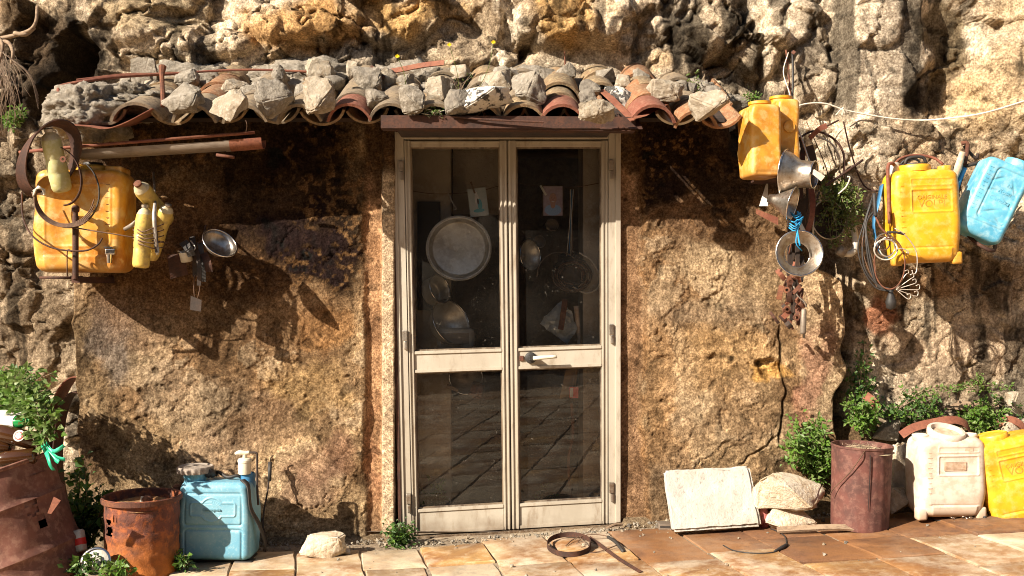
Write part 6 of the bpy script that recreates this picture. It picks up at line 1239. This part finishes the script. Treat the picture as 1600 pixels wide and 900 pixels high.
shrub('bank_weed', 'dark mixed weeds on the bank behind the milky tank', 'weed', W(1440, 660, .1), fan(1430, 638, 60, 26, 40, -.1, .2, 1430, 668), m_leaf_d, .026, 36)
shrub('bank_weed', 'bright green weed on the bank between milky and yellow tanks', 'weed', W(1540, 668, .05), fan(1538, 648, 38, 24, 34, -.1, .1, 1540, 672), m_leaf, .024, 36)
shrub('bank_weed', 'dark weeds on the bank at the right edge', 'weed', W(1600, 650, .15), fan(1590, 630, 50, 22, 26, .0, .25, 1590, 655), m_leaf_d, .024, 34)
st = [[W(1400,640,.05), W(1440,612,.0), W(1490,604,-.05), W(1540,602,-.08), W(1584,606,-.1)], [W(1400,640,.05), W(1440,620,.0), W(1480,612,-.05), W(1525,596,-.06), W(1530,588,-.06)], [W(1405,640,.05), W(1450,612,0), W(1500,608,-.03), W(1560,612,-.06)]]
shrub('flower_spike', 'pale yellow-green flower spikes leaning right over the bank weeds', 'plant', W(1400, 640, .05), st, m_leaf_p, .018, 150, spread=.012)
shrub('rock_tuft', 'green tuft growing from the rock above the right end of the roof', 'tuft', W(1080, 160, .12), fan(1080, 138, 14, 20, 18, .0, .12, 1080, 158), m_leaf_o, .02, 24)
shrub('rock_tuft', 'tiny green tuft on the rock just above the yellow jugs', 'tuft', W(1176, 160, .1), fan(1176, 154, 10, 6, 8, .05, .15, 1176, 160), m_leaf, .016, 16)
shrub('rock_tuft', 'green tuft on the shaded rock at the far left', 'tuft', W(26, 190, .5), fan(24, 180, 16, 14, 14, .4, .5, 24, 192), m_leaf, .028, 20)
shrub('door_weed', 'dark green weed growing at the left foot of the door', 'weed', W(628, 856, -.15), fan(624, 836, 22, 22, 26, -.25, -.1, 628, 858), m_leaf_d, .026, 26)
shrub('door_weed', 'little weed by the lower corner of the blue sprayer', 'weed', W(284, 890, -.55), fan(283, 876, 12, 12, 12, -.6, -.5, 284, 890), m_leaf_d, .026, 18)
shrub('nettle', 'tall dark green nettles between drum and rusty bucket', 'weed', W(140, 860, -.3), fan(135, 785, 40, 62, 34, -.5, -.2, 130, 870), m_leaf_d, .042, 26, aspect=.7)
shrub('nettle', 'low nettles in front of the drum around the headlamp', 'weed', W(140, 905, -.7), fan(140, 885, 52, 16, 26, -.8, -.6, 140, 905), m_leaf_d, .036, 20, aspect=.7)
shrub('nettle', 'leafy nettle sprig in front of the rusty bucket base', 'weed', W(185, 905, -.8), fan(188, 892, 20, 12, 10, -.82, -.75, 186, 908), m_leaf, .03, 14, aspect=.7)
shrub('creeper', 'bright creeper spilling over the bottles at the left edge', 'creeper', W(20, 640, -.2), fan(38, 625, 52, 50, 60, -.75, -.2, 10, 640)+fan(68, 660, 20, 42, 30, -.8, -.6, 40, 620), m_leaf_p, .036, 26, aspect=.75)
shrub('creeper', 'darker creeper behind the bright one, against the left rock', 'creeper', W(20, 650, .2), fan(20, 600, 50, 38, 34, .0, .3, 10, 640), m_leaf_d, .034, 34, aspect=.7)
shrub('indoor_plant', 'small green weed growing inside behind the lower left pane', 'weed', W(680, 800, .25), fan(682, 768, 16, 26, 10, .16, .26, 680, 800), m_leaf, .036, 12, aspect=.6)
shrub('indoor_plant', 'dim green weed inside behind the lower right pane', 'weed', W(850, 790, .25), fan(850, 772, 22, 14, 8, .18, .26, 850, 792), m_leaf_d, .03, 10, aspect=.6)
# yellow flowers on thin stalks over the roof
for k, (fx, fy, bx_, by_, where) in enumerate(((621, 88, 632, 150, 'leftmost of the yellow roof flowers, above the flat rusty bar'), (702, 70, 716, 165, 'yellow roof flower in the middle, over the dry red weed'), (771, 66, 742, 150, 'rightmost of the yellow roof flowers, near the white rock streak'))):
    t = thing('yellow_flower', where, 'flower', W(bx_, by_, -.1)); o0 = t.location
    b = MB(); b.tube([Vector((0,0,0)), W((fx+bx_)/2+6, (fy+by_)/2, -.12)-o0, W(fx, fy, -.14)-o0], .0018, 4); b.build('stalk', m_leaf_o, t, fix=False)
    b = MB()
    for q in range(9): a = q*.7; d = Vector((math.cos(a), -.5, math.sin(a)*.7)); leaf_geo(b, W(fx, fy, -.14)-o0, d, Vector((0,-1,.3)), .013, .008)
    b.build('petals', m_flower, t, fix=False)
shrub('dry_weed', 'dry reddish weed stalks standing over the middle of the roof', 'weed', W(700, 185, -.40), fan(698, 145, 26, 38, 16, -.42, -.2, 700, 185), m_rust, .012, 14, m_twig, .01)
shrub('roof_weed', 'sparse green weed among the stones right of the dry red weed', 'weed', W(720, 160, -.3), fan(716, 122, 34, 34, 12, -.3, -.1, 712, 165), m_leaf_o, .012, 12, m_twig, .01)
shrub('roof_weed', 'wisps of straw and weed in the tile gap above the door iron', 'weed', W(680, 190, -.46), fan(678, 176, 22, 10, 14, -.47, -.4, 680, 190), m_leaf_p, .012, 10, m_cord, .01)
# dry roots at the upper left
t = thing('dry_roots', 'dry hanging roots and dead grass on the dark rock at the upper left', 'roots', W(20, 60, .1)); o0 = t.location
for k, q in enumerate(([(-10,62,.1),(20,56,.08),(45,48,.05),(56,34,.05),(58,10,.1)], [(-5,66,.1),(12,66,.05),(20,80,.0),(18,100,.0)], [(-8,54,.1),(4,70,.05),(-2,100,.0)], [(22,52,.05),(40,54,.05),(54,44,.1)])):
    b = MB(); b.tube([W(*p)-o0 for p in q], [.012, .008], 6); b.build('root', m_wood, t, True)
b = MB()
for k in range(60):
    x0_ = prn.uniform(-12, 20); y0_ = prn.uniform(80, 130); x1_ = x0_+prn.gauss(4, 14); y1_ = y0_+prn.uniform(30, 90); yy = prn.uniform(-.05, .15)
    b.tube([W(x0_, y0_, yy)-o0, W((x0_+x1_)/2+prn.gauss(0, 6), (y0_+y1_)/2-6, yy-.03)-o0, W(x1_, y1_, yy)-o0], .0014, 3, sub=3)
for k in range(6): b.tube([W(-5+k*3, 76+k*2, 0)-o0, W(25+k*4, 98+k*3, -.05)-o0, W(48+k, 118+k*4, -.06)-o0, W(60, 150+k*4, -.05)-o0], .002, 3, sub=3)
tag(b.build('dead_grass', m_twig, t, fix=False), kind='stuff')

# gravel and crumbs along the wall foot
b = MB(); gr = random.Random(9)
for k in range(1300):
    x = gr.uniform(-2.2, 2.3); y = -.02-abs(gr.gauss(0, .11)) if gr.random() < .93 else -gr.uniform(.1, 1.0)
    if -.6 < x < .55 and y > -.1: y -= .1
    s_ = gr.choice((.004, .005, .007, .012)) * gr.uniform(.6, 1.3); c = Vector((x, y, gz(x)+.004+s_*.4)); M_ = Matrix.Translation(c) @ Euler((gr.uniform(0, 6), gr.uniform(0, 6), 0)).to_matrix().to_4x4()
    ps = [M_ @ Vector((a*s_*gr.uniform(.6, 1.2), b_*s_*gr.uniform(.6, 1.2), c_*s_*gr.uniform(.4, 1))) for a, b_, c_ in ((-1,0,0),(1,0,0),(0,-1,0),(0,1,0),(0,0,-1),(0,0,1))]
    b.add(ps, [(0,2,5),(2,1,5),(1,3,5),(3,0,5),(2,0,4),(1,2,4),(3,1,4),(0,3,4)], gr.choice((0, 0, 1, 2)))
o = b.build('gravel', [m_stone[1], m_stone[2], m_stone[0]], None, fix=False); tag(o, kind='stuff')
# dirt wedge where wall meets paving
X, T = np.meshgrid(np.linspace(-2.6, 2.5, 400), np.linspace(0, 1, 14)); Y = -.16-.06*fbm(X*3, X*0, 4, 2)+T*.3+.02
Z = gza(X)-.012+.05*sst(.15, .9, T)*(.5+fbm(X*5, T*4, 4, 6))+.008*fbm(X*30, T*10, 3, 7); dm = (X < -.62) | (X > .58)
Z = np.where(dm, Z, Z-.035*sst(-.1, .2, .35-np.abs(X))*0-.03); o = grid_obj('wall_foot_dirt', X, Y, Z, m_rock, mixc((.13,.095,.06), (.33,.27,.19), fbm(X*6, T*3, 5, 9))); tag(o, kind='stuff')

# ------------------------------------------------------------ the other side of the lane (seen only in the glass)
t = thing('opposite_house', 'plain dark-fronted house across the lane, behind the viewer', 'house', (0, -14, 0)); mh = mat('lane_house_plaster', (.09,.075,.06), (.12,.1,.08), None, 2, rough=.9, bump=.3, bsc=10)
b = MB(); b.box(-14, -6, -.6, 14, 0, 6.2); b.build('front_wall', mh, t)
b = MB(); b.add([(-14.4,.5,6.2),(14.4,.5,6.2),(14.4,-6.5,7.6),(-14.4,-6.5,7.6),(-14.4,.5,6.35),(14.4,.5,6.35),(14.4,-6.5,7.75),(-14.4,-6.5,7.75)], [(0,3,2,1),(4,5,6,7),(0,1,5,4),(1,2,6,5),(2,3,7,6),(3,0,4,7)]); b.build('roof', m_tile[1], t)
for wx_ in (-10, -6, -1.5, 3, 7.5, 11):
    b = MB(); b.box(wx_-.5, .003, 3.4, wx_+.5, .06, 4.8); w_ = b.build('window_frame', m_wood, t); b = MB(); b.box(wx_-.42, .05, 3.48, wx_+.42, .07, 4.72); b.build('window_pane', m_void, w_)
# a cable across the lane that throws the bent shadows on the rock
t = thing('overhead_cable', 'black overhead cable strung above the hut, out of view', 'cable', (-1.2, -.5, 3.8)); o0 = t.location
def src(px, py, tt): return W(px, py, .3)-SUN/SUN.y*tt
b = MB(); b.tube([src(540,-40,.9)-o0, src(580,12,.9)-o0, src(622,55,.9)-o0, src(664,97,.9)-o0, src(720,140,.9)-o0 if 0 else src(668,101,.9)-o0], .011, 6); b.build('cable_run', m_black, t, True)
b = MB(); b.tube([src(*p, .9)-o0 for p in ((815,118),(835,106),(865,101),(900,106),(935,119),(970,124),(985,118),(1000,92),(1008,70),(1040,58),(1065,44),(1078,20),(1082,-30))], .011, 6); b.build('cable_run', m_black, t, True)
